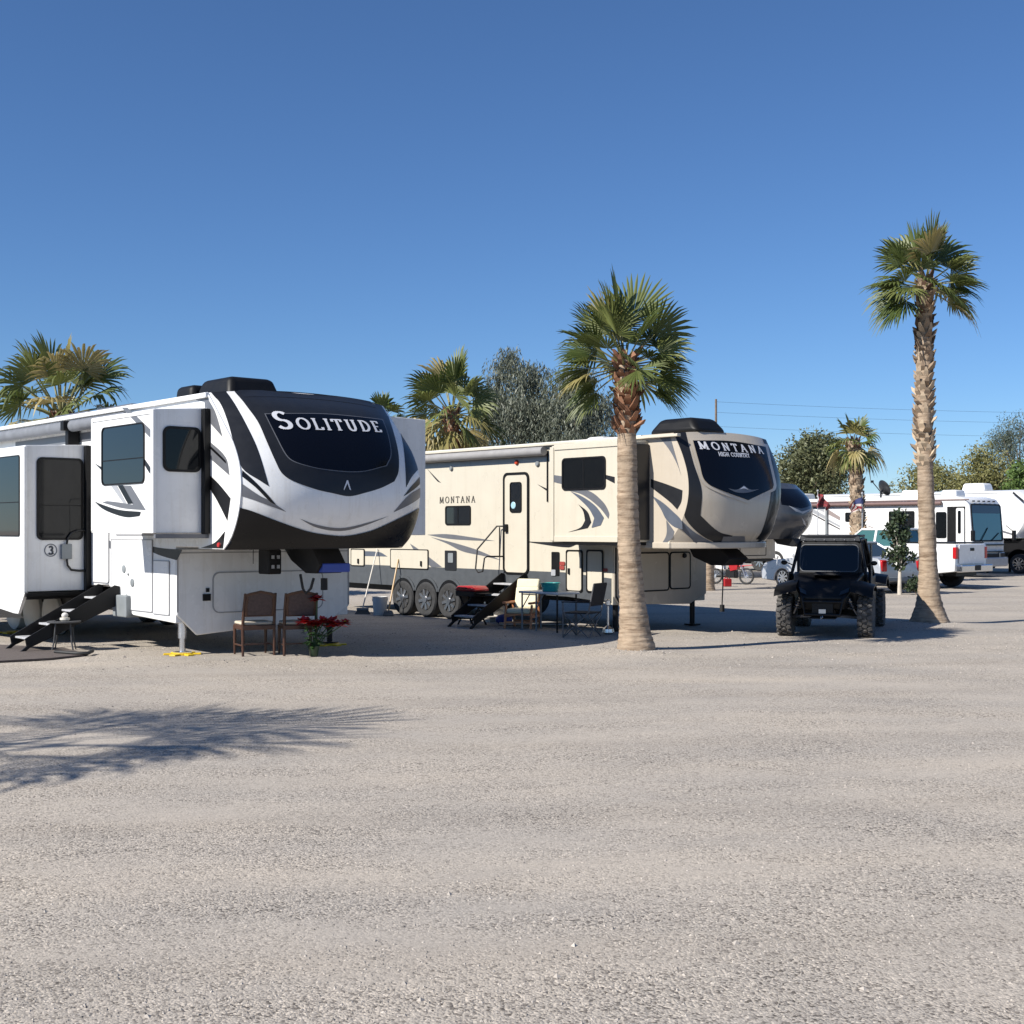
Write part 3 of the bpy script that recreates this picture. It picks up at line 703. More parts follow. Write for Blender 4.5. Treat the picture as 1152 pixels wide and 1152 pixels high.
# lettering on the wall
quads, L = lettering('MONTANA', [1] * 7, .15, .08, .35)
(xa, za), (xb, zb2) = mon.side(*U5([(482, 397)])[0]), mon.side(*U5([(675, 392)])[0])
k = (xb - xa) / L; mb = MB()
xo = 0
for ch in 'MONTANA':
    mb = MB()
    for qd in lettering(ch, [1], .15, .08, .35)[0]: mb.add([(xa + (xo + u) * k, -.006, za + v * k * .9) for u, v in qd], [(0, 1, 2, 3)])
    xo += GL[ch][0] + .35; mb.build('letter', dark_letter, mon.o, fix=False)
# entry door
a0 = mon.side(568.2, 590)[0]; a1 = mon.side(594.5, 590)[0]
fm = lambda u, v, h: (u, -h, v)
mb = MB(); mb.prism(rrect(a0, 1.0, a1, 2.93, .1), 0, .02, fm); md_ = mb.build('entry_door', cream, mon.o, bevel=.004)
mb = MB(); ringprism(mb, rrect(a0 - .03, .98, a1 + .03, 2.96, .12), rrect(a0 + .012, 1.015, a1 - .012, 2.915, .09), .002, .034, fm); mb.build('door_frame', black_trim, md_)
q = U5([(848, 287), (908, 445)]); mon.side_window(*q[0], *q[1], -.02, .06, .02, name='door_window', parent=md_)
mb = MB(); x, z = mon.side(571, 594); mb.box((x, -.05, z), (.09, .06, .15)); mb.build('handle', black_trim, md_, bevel=.01)
mb = MB(); x, z = mon.side(578.8, 568.5); mb.lathe([(.07, 0), (.06, .006)], (x, -.032, z), 20, Matrix.Rotation(R(90), 3, 'X')); mb.build('sticker', mat('pale_blue', (.35, .55, .65), .4), md_)
mon.steps(-2.65, 1.0, .66, 1.3, 4, tread=tread_metal)
# hand rails
hr = MB()
P = lambda px, py, w: (mon.side(px, py, w)[0], w, mon.side(px, py, w)[1])
hr.tube([P(567, 592, -.05), P(559, 592, -.1), P(537, 618, -.5), P(535, 640, -.55), P(538, 644, -.55), P(543, 643, -.5), P(545, 628, -.45), P(548, 626, -.4), P(566, 626, -.05)], .016, 8)
hr.tube([P(562, 593, -.08), P(562, 626, -.08)], .013, 8)
hr.build('hand_rail', black_metal, mon.o, smooth=60)
# small fittings
for cx, cy, m_, r in ((545, 217, grey_plastic, .05), (992, 193, grey_plastic, .055), (884, 186, mat('amber_lens', (.5, .06, .02), .25), .05)):
    x, z = mon.side(*U5([(cx, cy)])[0]); mb = MB(); mb.lathe([(r, 0), (r, .02), (r * .7, .04)], (x, -.002, z), 16, Matrix.Rotation(R(90), 3, 'X')); mb.build('wall_lamp', m_, mon.o, smooth=40)
def plate(L, T, m_, h=.012, name='panel'):
    p0, p1 = T([L[0]])[0], T([L[1]])[0]
    xa = mon.side(p0[0], (p0[1] + p1[1]) / 2)[0]; xb = mon.side(p1[0], (p0[1] + p1[1]) / 2)[0]; c = (p0[0] + p1[0]) / 2
    zt_, zb_ = mon.side(c, p0[1])[1], mon.side(c, p1[1])[1]
    mb = MB(); mb.prism(rrect(xa, zb_, xb, zt_, .02), 0, h, lambda u, v, hh: (u, -.009 - hh, v)); return mb.build(name, m_, mon.o, bevel=.003)
plate([(512, 642), (571, 745)], U5, charcoal, name='hatch'); plate([(530, 655), (556, 705)], U5, grey_plastic, .02, 'vent')
plate([(352, 120), (402, 275)], U8, black_trim, name='hatch'); plate([(352, 235), (380, 275)], U8, lightgrey_film, .02, 'socket_plate')
for c in ((405, 183, 438, 208), (405, 210, 435, 235), (685, 226, 714, 248)): plate([c[:2], c[2:]], U8, mat('faded_red', (.30, .05, .04), .5) if 'faded_red' not in MATS else MATS['faded_red'], .014, 'sticker')
q = U8([(448, 112), (548, 375)]); mon.side_door(*q[0], *q[1], -.008, .05, cream, black_trim, .03, latch=U8([(466, 245)])[0])
q = U8([(580, 112), (682, 380)]); mon.side_door(*q[0], *q[1], -.008, .05, cream, black_trim, .03)
q = U5([(230, 637), (423, 735)]); mon.side_door(*q[0], *q[1], -.008, .03, cream, black_trim, .018, latch=U5([(390, 710)])[0])
q = U5([(25, 635), (92, 720)]); mon.side_door(*q[0], *q[1], -.008, .03, cream, black_trim, .018, latch=U5([(64, 697)])[0])
# wheels and wheel arches
arch = MB()
for px in (455, 480.5, 507):
    x, _ = mon.side(px, 675, .0); mon.wheel(x, .06, .37, .25, tyre_mat, dark_alu, 8)
    oc = [(x + .44 * math.cos(R(a)), .42 + .44 * math.sin(R(a))) for a in range(18, 163, 8)]; ic = [(x + .385 * math.cos(R(a)), .42 + .385 * math.sin(R(a))) for a in range(18, 163, 8)]
    n = len(oc); vs = [(u, -.035, v) for u, v in oc] + [(u, -.035, v) for u, v in ic] + [(u, .1, v) for u, v in oc] + [(u, .1, v) for u, v in ic]
    arch.add(vs, [(i, i + 1, n + i + 1, n + i) for i in range(n - 1)] + [(i, 2 * n + i, 2 * n + i + 1, i + 1) for i in range(n - 1)] + [(n + i, n + i + 1, 3 * n + i + 1, 3 * n + i) for i in range(n - 1)])
    mb = MB(); mb.lathe([(.383, 0), (.383, .012)], (x, -.016, .42), 30, Matrix.Rotation(R(90), 3, 'X')); mb.build('wheel_well', black_film, mon.o)
arch.build('wheel_arch', skirt_grey, mon.o, smooth=40)
for px in (455, 480.5, 507): mon.wheel(mon.side(px, 675)[0], 2.35, .37, .25, tyre_mat, dark_alu, 8)
mb = MB(); mb.box((-4.8, 1.26, .56), (9.4, 1.6, .16)); mb.build('chassis', black_metal, mon.o)
mb = MB(); [mb.bar((x, .1, .37), (x, 2.4, .37), .1, .1) for x in (-4.75, -5.55, -6.3)]; mb.build('axle', black_metal, mon.o)
# awning roller and roof
mb = MB(); mb.cyl((-9.6, -.12, 3.33), (-1.72, -.12, 3.33), .085, n=18); mb.build('awning_roller', mat('awning_case', (.30, .29, .28), .5, var=.08), mon.o, smooth=40)
mb = MB(); mb.box((-4.0, -.05, 3.455), (11.2, .1, .05)); mb.build('gutter', cream, mon.o, bevel=.01)
aircon(mon, 1.0, .85, 1.2, .85, .27, black_trim, taper=(.62, .75)); aircon(mon, -1.5, 1.2, .5, .45, .10, roof_white, name='roof_vent'); aircon(mon, -5.5, 1.6, .6, .5, .09, roof_white, name='roof_vent')
# nose graphics
def mn(L, m, name='panel', off=.004, sm=0): return mon.nose_decal(U6(L), m, name, off, sm, mnose, rim=(.03, .03))
mn([(596, 92), (655, 92), (690, 230), (727, 350), (722, 460), (800, 530), (862, 548), (800, 582), (740, 555), (680, 505), (640, 445), (645, 400), (638, 300), (618, 190)], charcoal, 'trim_band')
mon.nose_decal([(mon.W - .002, 3.5), (mon.W - .17, 3.5), (mon.W - .17, 3.2), (mon.W - .14, 2.6), (mon.W - .20, 2.25), (mon.W - .55, 1.98), (mon.W - .80, 1.86), (mon.W - .92, 1.68), (mon.W - .5, 1.66), (mon.W - .002, 2.0)], charcoal, 'trim_band', raw=True, parent=mnose)
mn([(640, 482), (700, 535), (785, 582), (700, 578), (640, 520)], bluegrey_film, 'stripe', .005)
mn([(1036, 508), (1000, 560), (955, 582), (975, 565)], charcoal, 'stripe', .005)
mn([(672, 128), (850, 128), (1010, 155), (1025, 225), (1048, 330), (1042, 352), (925, 410), (785, 356), (728, 318), (705, 240)], beige_shade, 'window_surround', .012)
mn([(687, 139), (850, 142), (1000, 166), (1014, 230), (1034, 325), (1030, 345), (925, 395), (792, 345), (738, 310), (716, 240)], windscreen_black, 'windscreen', .02)
mn([(820, 550), (912, 550), (916, 584), (808, 582)], grey_film, 'licence_panel', .01)
mon.nose_text('MONTANA', [1] * 7, U6([(716, 176)])[0], U6([(1000, 199)])[0], silver_letter, .03, mnose, .2, .11, .42, .66)
mon.nose_text('HIGH COUNTRY', [1] * 12, U6([(798, 206)])[0], U6([(932, 213)])[0], silver_letter, .03, mnose, .24, .2, .08, .8)
mn([(838, 345), (875, 350), (905, 332), (935, 350), (972, 348), (925, 362), (875, 362)], grey_film, 'emblem', .023); mn([(885, 350), (905, 335), (925, 351), (905, 345)], silver_letter, 'emblem', .026)
# eyebrow ledge along the foot of the nose
mb = MB(); W = mon.W; ring_o = []; ring_i = []
for k in range(41):
    w = W * (0.5 - 0.5 * math.cos(math.pi * k / 40)); p = mon.on_nose(w, 1.63, .05); ring_o.append((p.x + (0 if 0 < k < 40 else 0), w + (-.03 if k == 0 else .03 if k == 40 else 0)))
ring = [(.05, -.03)] + ring_o + [(.05, W + .03)]
mb.prism(ring, 1.52, 1.63, lambda u, v, h: (u, v, h)); mb.build('front_ledge', beige_shade, mon.o, bevel=.02)
mb = MB(); mb.prism([(.9, 1.52), (1.6, 1.52), (1.85, 1.34), (1.7, 1.22), (1.4, 1.22), (1.0, 1.36)], 1.0, 1.5, lambda u, v, h: (u, h, v)); mpin = mb.build('pin_box', black_metal, mon.o, bevel=.012)
mb = MB(); mb.tube([(1.5, 1.2, 1.25), (1.52, 1.2, .9), (1.5, 1.2, .55), (1.5, 1.2, .5)], .012, 6); mb.box((1.5, 1.2, .46), (.06, .06, .12)); mb.build('cable', wire_black, mpin)
for w in (.2, 2.3):
    mb = MB(); mb.cyl((.0 - .15, w, .02), (-.15, w, .65), .05); mb.box((-.15, w, .03), (.22, .22, .03)); mb.build('landing_leg', black_metal, mon.o)

# ================================================================== grey-nosed trailer behind
gry = Rig('fifth_wheel_trailer', 'fifth wheel trailer with a dark grey rounded nose, mostly hidden behind the beige one', 8.35, 48.4, 41, 2.5, 'fifth wheel trailers parked side by side')
gry.set_nose([(1.5, 1.1), (2.0, 1.55), (2.5, 1.72), (3.0, 1.55), (3.5, 1.0)], [(1.5, 1.5), (2.0, 2.05), (2.5, 2.15), (3.0, 1.9), (3.6, 1.2)], 1.48, 3.5, .08, .7, 2.6)
gloss_grey = mat('grey_gelcoat', (.06, .066, .078), .2, var=.2, vscale=2)
body_part(gry, [(-8.5, .6), (-.02, .72), (-.02, 1.5), (.7, 1.5), (.7, 3.46), (-8.5, 3.46)], beige_shade)
roof_part(gry, -8.5, .7, roof_white); gn = gry.nose_mesh(gloss_grey)
mb = MB(); mb.prism(rrect(.35, .85, 1.9, 1.4, .04), 0, .012, lambda u, v, h: (-.018 + h, u, v)); hd = mb.build('front_hatch', beige_shade, gry.o, bevel=.003)
mb = MB(); ringprism(mb, rrect(.33, .83, 1.92, 1.42, .05), rrect(.36, .86, 1.89, 1.39, .04), .0, .02, lambda u, v, h: (-.018 + h, u, v)); mb.build('seal', black_trim, hd)
mb = MB(); mb.box((-.2, 1.25, .66), (.3, 2.4, .1)); mb.build('chassis', black_metal, gry.o)
for w in (.3, 2.0): mb = MB(); mb.cyl((-.15, w, 0), (-.15, w, .7), .06); mb.build('landing_leg', black_metal, gry.o)
for x in (-4.2, -5.1): gry.wheel(x, .15, .37, .24, tyre_mat, alu); gry.wheel(x, 2.35, .37, .24, tyre_mat, alu)
mb = MB(); mb.prism([(1.0, 1.5), (1.9, 1.5), (2.1, 1.3), (1.9, 1.2), (1.2, 1.3)], 1.0, 1.5, lambda u, v, h: (u, h, v)); mb.build('pin_box', black_metal, gry.o)
for pts in ([(.6, 2.72), (1.25, 2.5), (2.0, 2.62), (1.3, 2.42), (.9, 2.5)], [(1.2, 2.3), (1.45, 2.05), (1.75, 1.95), (1.5, 2.12)]): gry.nose_decal(pts, lightgrey_film, 'stripe', .004, raw=True, parent=gn)
gry.nose_decal([(.35, 2.75), (1.25, 2.62), (2.15, 2.75), (2.0, 3.35), (.5, 3.35)], windscreen_black, 'windscreen', .008, raw=True, parent=gn)

# ================================================================== white trailer at the right edge
wht = Rig('fifth_wheel_trailer', 'white fifth wheel trailer at the right edge, its plain nose above a black pickup', 19.9, 54.0, 41, 2.5, 'fifth wheel trailers parked side by side')
wht.set_nose([(1.5, 1.2), (2.0, 1.55), (2.5, 1.62), (3.0, 1.3), (3.5, .8)], [(1.5, 1.6), (2.0, 2.05), (2.5, 2.1), (3.0, 1.75), (3.6, 1.0)], 1.48, 3.42, .08, .6, 2.8)
body_part(wht, [(-8.5, .6), (-.02, .7), (-.02, 1.5), (.6, 1.5), (.6, 3.38), (-8.5, 3.38)], white)
roof_part(wht, -8.5, .6, white); wn = wht.nose_mesh(white)
aircon(wht, -1.1, 1.2, 1.1, .8, .34, white, taper=(.85, .9))
for x in (-4.2, -5.1): wht.wheel(x, .15, .37, .24, tyre_mat, alu); wht.wheel(x, 2.35, .37, .24, tyre_mat, alu)
for w in (.3, 2.2): mb = MB(); mb.cyl((-.15, w, 0), (-.15, w, .75), .06); mb.build('landing_leg', black_metal, wht.o)
mb = MB(); mb.prism([(.0, 1.9), (1.3, 1.55), (1.3, 1.62), (.0, 2.0)], 0, .004, lambda u, v, h: (u, -.001 - h, v)); mb.build('stripe', grey_film, wht.o)
wht.side_decal([(1140, 553), (1152, 563), (1152, 566), (1139, 555)], charcoal, 'stripe')
# ================================================================== ground
RNG = np.random.default_rng(7)
def hashnoise(x, y, s):
    """smooth value noise, numpy, roughly -1..1"""
    x = np.asarray(x, float) / s; y = np.asarray(y, float) / s
    xi = np.floor(x); yi = np.floor(y); fx = x - xi; fy = y - yi
    fx = fx * fx * (3 - 2 * fx); fy = fy * fy * (3 - 2 * fy)
    h = lambda a, b: (np.sin(a * 127.1 + b * 311.7 + s * 17.3) * 43758.5453) % 1.0
    return 2 * ((h(xi, yi) * (1 - fx) + h(xi + 1, yi) * fx) * (1 - fy) + (h(xi, yi + 1) * (1 - fx) + h(xi + 1, yi + 1) * fx) * fy) - 1
TRK = np.array([0.85, 0.53])
def gz(x, y):
    x = np.asarray(x, float); y = np.asarray(y, float)
    a = x * TRK[0] + y * TRK[1]; b = -x * TRK[1] + y * TRK[0]
    z = .010 * hashnoise(x, y, 2.3) + .005 * hashnoise(x, y, .7) + .012 * hashnoise(a / 7, b, .55) * np.clip(1.2 - np.abs(y - 8) / 8, 0, 1)
    z = z + .018 * np.exp(-((b - 5.82 - .1 * np.sin(a * .8)) / .16) ** 2) * np.clip(hashnoise(a, b * 0, 1.1) + .5, 0, 1)
    for px, py, s, h in ((1.84, 19.3, .8, .07), (7.9, 24.5, 1.1, .10)):
        z = z + h * np.exp(-((x - px) ** 2 + (y - py) ** 2) / s ** 2)
    return z * np.clip((120 - np.hypot(x, y)) / 60, 0, 1)
xs = np.concatenate([-np.geomspace(12, 900, 40)[::-1], np.arange(-11.8, 11.81, .16), np.geomspace(12, 900, 40)])
ys = np.concatenate([[-900, -300, -100, -30, -8, 0, 2], np.arange(3, 27, .14), np.geomspace(27.2, 1500, 70)])
X, Y = np.meshgrid(xs, ys); Z = gz(X, Y)
nx, ny = len(xs), len(ys)
mb = MB(); mb.v = list(map(tuple, np.stack([X.ravel(), Y.ravel(), Z.ravel()], 1).tolist()))
idx = np.arange(nx * ny).reshape(ny, nx)
mb.f = np.stack([idx[:-1, :-1].ravel(), idx[:-1, 1:].ravel(), idx[1:, 1:].ravel(), idx[1:, :-1].ravel()], 1).tolist(); mb.mi = [0] * len(mb.f)
def ground_mat():
    m = bpy.data.materials.new('packed_gravel'); m.use_nodes = True; nt = m.node_tree; b = nt.nodes['Principled BSDF']; N = nt.nodes.new; L = nt.links.new
    tc = N('ShaderNodeTexCoord')
    def noise(scale, detail=5, vec=None, rough=.6):
        n = N('ShaderNodeTexNoise'); n.inputs['Scale'].default_value = scale; n.inputs['Detail'].default_value = detail; n.inputs['Roughness'].default_value = rough
        L(vec if vec is not None else tc.outputs['Object'], n.inputs['Vector']); return n.outputs['Fac']
    mp = N('ShaderNodeMapping'); mp.inputs['Rotation'].default_value = (0, 0, R(-32)); mp.inputs['Scale'].default_value = (.4, 1, 1); L(tc.outputs['Object'], mp.inputs['Vector'])
    def ramp(fac, stops):
        r = N('ShaderNodeValToRGB'); e = r.color_ramp.elements
        while len(e) < len(stops): e.new(.5)
        for el, (p, c) in zip(e, stops): el.position = p; el.color = (*c, 1)
        L(fac, r.inputs['Fac']); return r.outputs['Color']
    def mix(fac, a, c, blend='MIX'):
        x = N('ShaderNodeMix'); x.data_type = 'RGBA'; x.blend_type = blend
        if isinstance(fac, float): x.inputs['Factor'].default_value = fac
        else: L(fac, x.inputs['Factor'])
        for k, v in (('A', a), ('B', c)):
            if isinstance(v, tuple): x.inputs[k].default_value = (*v, 1)
            else: L(v, x.inputs[k])
        return x.outputs['Result']
    base = ramp(noise(.35, 8), [(.3, (.372, .334, .291)), (.5, (.425, .376, .320)), (.7, (.48, .418, .345))])
    streak = ramp(noise(1.0, 7, mp.outputs['Vector']), [(.36, (.36, .332, .298)), (.64, (.475, .422, .357))])
    c = mix(.4, base, streak)
    vo = N('ShaderNodeTexVoronoi'); vo.inputs['Scale'].default_value = 75; vo.inputs['Randomness'].default_value = 1; L(tc.outputs['Object'], vo.inputs['Vector'])
    sp = N('ShaderNodeSeparateColor'); L(vo.outputs['Color'], sp.inputs['Color'])
    speck = ramp(sp.outputs[0], [(.0, (.25, .24, .23)), (.15, (.60, .59, .59)), (.4, (.98, .98, .98)), (.8, (1.05, 1.04, 1.02)), (1.0, (1.5, 1.48, 1.45))])
    dens = ramp(noise(1.1, 7, mp.outputs['Vector'], .7), [(.38, (.30,) * 3), (.60, (1.0,) * 3)])
    # wheel tracks: curving strips where the gravel has been pushed aside
    m3 = N('ShaderNodeMapping'); m3.inputs['Rotation'].default_value = (0, 0, R(-30)); m3.inputs['Scale'].default_value = (.22, 1, 1); L(tc.outputs['Object'], m3.inputs['Vector'])
    wv = N('ShaderNodeTexWave'); wv.bands_direction = 'Y'; wv.inputs['Scale'].default_value = .13; wv.inputs['Distortion'].default_value = 2.6; wv.inputs['Detail'].default_value = 3; wv.inputs['Detail Scale'].default_value = .8; L(m3.outputs['Vector'], wv.inputs['Vector'])
    trk = ramp(wv.outputs['Fac'], [(.0, (.86, .855, .85)), (.10, (.95, .95, .95)), (.22, (1.0, 1.0, 1.0)), (.80, (1.0, 1.0, 1.0)), (1.0, (1.07, 1.055, 1.03))])
    c = mix(.5, c, trk, 'MULTIPLY')
    c = mix(dens, c, mix(1.0, c, speck, 'MULTIPLY'))
    fine = ramp(noise(150, 3), [(.3, (.72, .72, .72)), (.7, (1.2, 1.2, 1.2))])
    c = mix(.6, c, fine, 'MULTIPLY')
    L(c, b.inputs['Base Color']); b.inputs['Roughness'].default_value = .93; b.inputs['Specular IOR Level'].default_value = .2
    bp = N('ShaderNodeBump'); bp.inputs['Distance'].default_value = .006; L(dens, bp.inputs['Strength'])
    ad = N('ShaderNodeMath'); ad.operation = 'ADD'; L(noise(120, 4), ad.inputs[0])
    m2 = N('ShaderNodeMath'); m2.operation = 'MULTIPLY'; m2.inputs[1].default_value = -.8; L(vo.outputs['Distance'], m2.inputs[0]); L(m2.outputs[0], ad.inputs[1])
    L(ad.outputs[0], bp.inputs['Height']); L(bp.outputs['Normal'], b.inputs['Normal'])
    return m
tag(mb.build('ground', ground_mat(), smooth=180, fix=False), kind='structure')

# loose stones on the near gravel (uncountable)
NS = 52000
d = 4.6 * (24 / 4.6) ** (RNG.random(NS) ** .95); lx = (RNG.random(NS) - .5) * 2 * .43 * d
a = lx * TRK[0] + d * TRK[1]; b_ = -lx * TRK[1] + d * TRK[0]
dens = hashnoise(a / 6, b_, .6) * .5 + hashnoise(lx, d, 1.7) * .5 + hashnoise(lx, d, .35) * .3
for px_, py_, k_ in ((1.84, 19.3, 0), (7.9, 24.5, 1)):      # rubble heaped round the two front palms
    s_ = slice(k_ * 500, k_ * 500 + 500); t_ = RNG.random(500) * 6.283; q_ = .22 + .55 * RNG.random(500) ** 1.6; lx[s_] = px_ + q_ * np.cos(t_); d[s_] = py_ + q_ * np.sin(t_); dens[s_] = 2
keep = RNG.random(NS) < np.clip(.35 + .95 * dens, .04, 1); d = d[keep]; lx = lx[keep]; NS = len(d)
rad = .004 + .0065 * RNG.random(NS) ** 2.5; rad[RNG.random(NS) < .012] *= 2.0; rad[d > 17] *= 1.8
octv = np.array([(1, 0, 0), (0, 1, 0), (-1, 0, 0), (0, -1, 0), (0, 0, 1)], float)
ang = RNG.random(NS) * 6.283; ca, sa = np.cos(ang), np.sin(ang)
V = np.empty((NS, 5, 3)); sc = (.6 + .8 * RNG.random((NS, 5, 1)))
P0 = octv[None] * sc * rad[:, None, None]
V[:, :, 0] = P0[:, :, 0] * ca[:, None] - P0[:, :, 1] * sa[:, None]; V[:, :, 1] = P0[:, :, 0] * sa[:, None] + P0[:, :, 1] * ca[:, None]; V[:, :, 2] = P0[:, :, 2] * .75
V[:, :, 0] += lx[:, None]; V[:, :, 1] += d[:, None]; V[:, :, 2] += (gz(lx, d) - .001)[:, None]
fb = np.array([(0, 1, 4), (1, 2, 4), (2, 3, 4), (3, 0, 4)]); Fc = (np.arange(NS)[:, None, None] * 5 + fb[None]).reshape(-1, 3)
me = bpy.data.meshes.new('gravel'); me.from_pydata(V.reshape(-1, 3).tolist(), [], Fc.tolist())
at_ = me.attributes.new('tint', 'FLOAT', 'FACE'); at_.data.foreach_set('value', np.repeat(RNG.random(NS), 4).astype(np.float32))
me.materials.append(leafmat('loose_stone', (.14, .126, .112), (.48, .43, .375), .85, 0.0))
go = bpy.data.objects.new('gravel', me); C.objects.link(go); tag(go, 'loose grey and pale gravel stones scattered over the packed ground', 'gravel', kind='stuff')

# ================================================================== palms
frond_green = leafmat('palm_frond', (.065, .095, .022), (.18, .20, .058), .5, .25)
frond_yellow = leafmat('dry_palm_frond', (.22, .20, .06), (.45, .36, .16), .5, .25)
petiole_m = mat('palm_petiole', (.20, .19, .07), .5, var=.15)
boot_m = leafmat('palm_boot', (.11, .042, .022), (.33, .165, .09), .8, 0.0)
boot_pale = leafmat('pale_palm_boot', (.10, .052, .03), (.55, .43, .30), .8, 0.0)
def trunk_mat(name, col):
    m = mat(name, col, .9, var=.22, vscale=5, bump=.5, bscale=18); nt = m.node_tree; b = nt.nodes['Principled BSDF']
    tc = nt.nodes.new('ShaderNodeTexCoord'); mp = nt.nodes.new('ShaderNodeMapping'); mp.inputs['Scale'].default_value = (3.2, 3.2, 26); nt.links.new(tc.outputs['Object'], mp.inputs['Vector'])
    w = nt.nodes.new('ShaderNodeTexNoise'); w.inputs['Scale'].default_value = 1.0; w.inputs['Detail'].default_value = 5; w.inputs['Roughness'].default_value = .62
    nt.links.new(mp.outputs['Vector'], w.inputs['Vector'])
    bp = nt.nodes.new('ShaderNodeBump'); bp.inputs['Strength'].default_value = .4; bp.inputs['Distance'].default_value = .02
    nt.links.new(w.outputs['Fac'], bp.inputs['Height'])
    old = b.inputs['Normal'].links[0].from_socket; nt.links.new(old, bp.inputs['Normal']); nt.links.new(bp.outputs['Normal'], b.inputs['Normal'])
    # darker leaf-scar rings in the bark itself
    src = b.inputs['Base Color'].links[0].from_socket; mx = nt.nodes.new('ShaderNodeMix'); mx.data_type = 'RGBA'; mx.blend_type = 'MULTIPLY'; mx.inputs['Factor'].default_value = .75
    rp = nt.nodes.new('ShaderNodeValToRGB'); rp.color_ramp.elements[0].position = .33; rp.color_ramp.elements[0].color = (.34, .27, .21, 1); rp.color_ramp.elements[1].position = .56; rp.color_ramp.elements[1].color = (1.05, 1.05, 1.05, 1)
    nt.links.new(w.outputs['Fac'], rp.inputs['Fac']); nt.links.new(src, mx.inputs['A']); nt.links.new(rp.outputs['Color'], mx.inputs['B']); nt.links.new(mx.outputs['Result'], b.inputs['Base Color'])
    return m
bark = trunk_mat('palm_bark', (.36, .275, .195))

def fan_leaf(mb, base, dirv, pet, rad, rng, nseg=24, droop=.35, spread=100, petr=.014, tint=None, slim=1.0):
    """one fan frond: petiole tube plus a pleated blade of tapering segments with hanging tips"""
    dirv = Vector(dirv).normalized(); base = Vector(base)
    side = Vector((0, 0, 1)).cross(dirv)
    if side.length < .05: side = Vector((rng.uniform(-1, 1), rng.uniform(-1, 1), 0))
    side.normalize(); side = (Matrix.Rotation(rng.uniform(-.95, .95), 3, dirv) @ side)
    up = dirv.cross(side).normalized()
    if up.z < 0: up = -up
    sag = Vector((0, 0, -1)); droop = droop * (.22 + .78 * max(0, math.cos(math.asin(max(-1, min(1, dirv.z))))) ** 1.3)
    pts = [base + dirv * pet * t + sag * droop * .25 * pet * t * t for t in (0, .35, .7, 1)]
    n0 = len(mb.f); mb.m = 1
    mb.tube(pts, [petr * 1.5, petr, petr * .8, petr * .7], 5, cap=False); mb.m = 0
    mb.tint += [.5] * (len(mb.f) - n0)
    hub = pts[-1]; ax = (pts[-1] - pts[-2]).normalized()
    side = (side - ax * side.dot(ax)).normalized(); up = ax.cross(side).normalized()
    if up.z < 0: up = -up
    tleaf = rng.random() if tint is None else tint
    dth = R(2 * spread) / nseg
    cup = rng.uniform(.05, .35)
    for i in range(nseg):
        th = -R(spread) + dth * (i + .5) + rng.uniform(-.02, .02)
        L = rad * (1 - .30 * (abs(th) / R(spread)) ** 2) * rng.uniform(.85, 1.06)
        def P(rr, lat, lift):
            d_ = ax * math.cos(th) + side * math.sin(th)
            n_ = side * math.cos(th) - ax * math.sin(th)
            q = hub + d_ * rr + n_ * lat + up * (lift + cup * rr * abs(math.sin(th)) * .6)
            t = rr / rad
            q = q + sag * (droop * rad * (.45 * t * t + 1.1 * max(0, t - .55) ** 2 * 2.2) * kd)
            return q
        kd = rng.uniform(.6, 1.5)
        w1 = .5 * dth * slim; secs = [(.03 * rad, w1 * .03 * rad), (.30 * L, w1 * .30 * L * 1.02), (.55 * L, w1 * .56 * L), (.80 * L, w1 * .40 * L), (L, .002)]
        vs = []
        for rr, hw in secs:
            vs += [P(rr, -hw, 0), P(rr, 0, hw * .55), P(rr, hw, 0)]
        fs = []
        for k in range(len(secs) - 1):
            a = 3 * k; fs += [(a, a + 1, a + 4, a + 3), (a + 1, a + 2, a + 5, a + 4)]
        mb.add(vs, fs); tt = min(1, max(0, tleaf + rng.uniform(-.18, .18))); mb.tint += [tt] * len(fs)

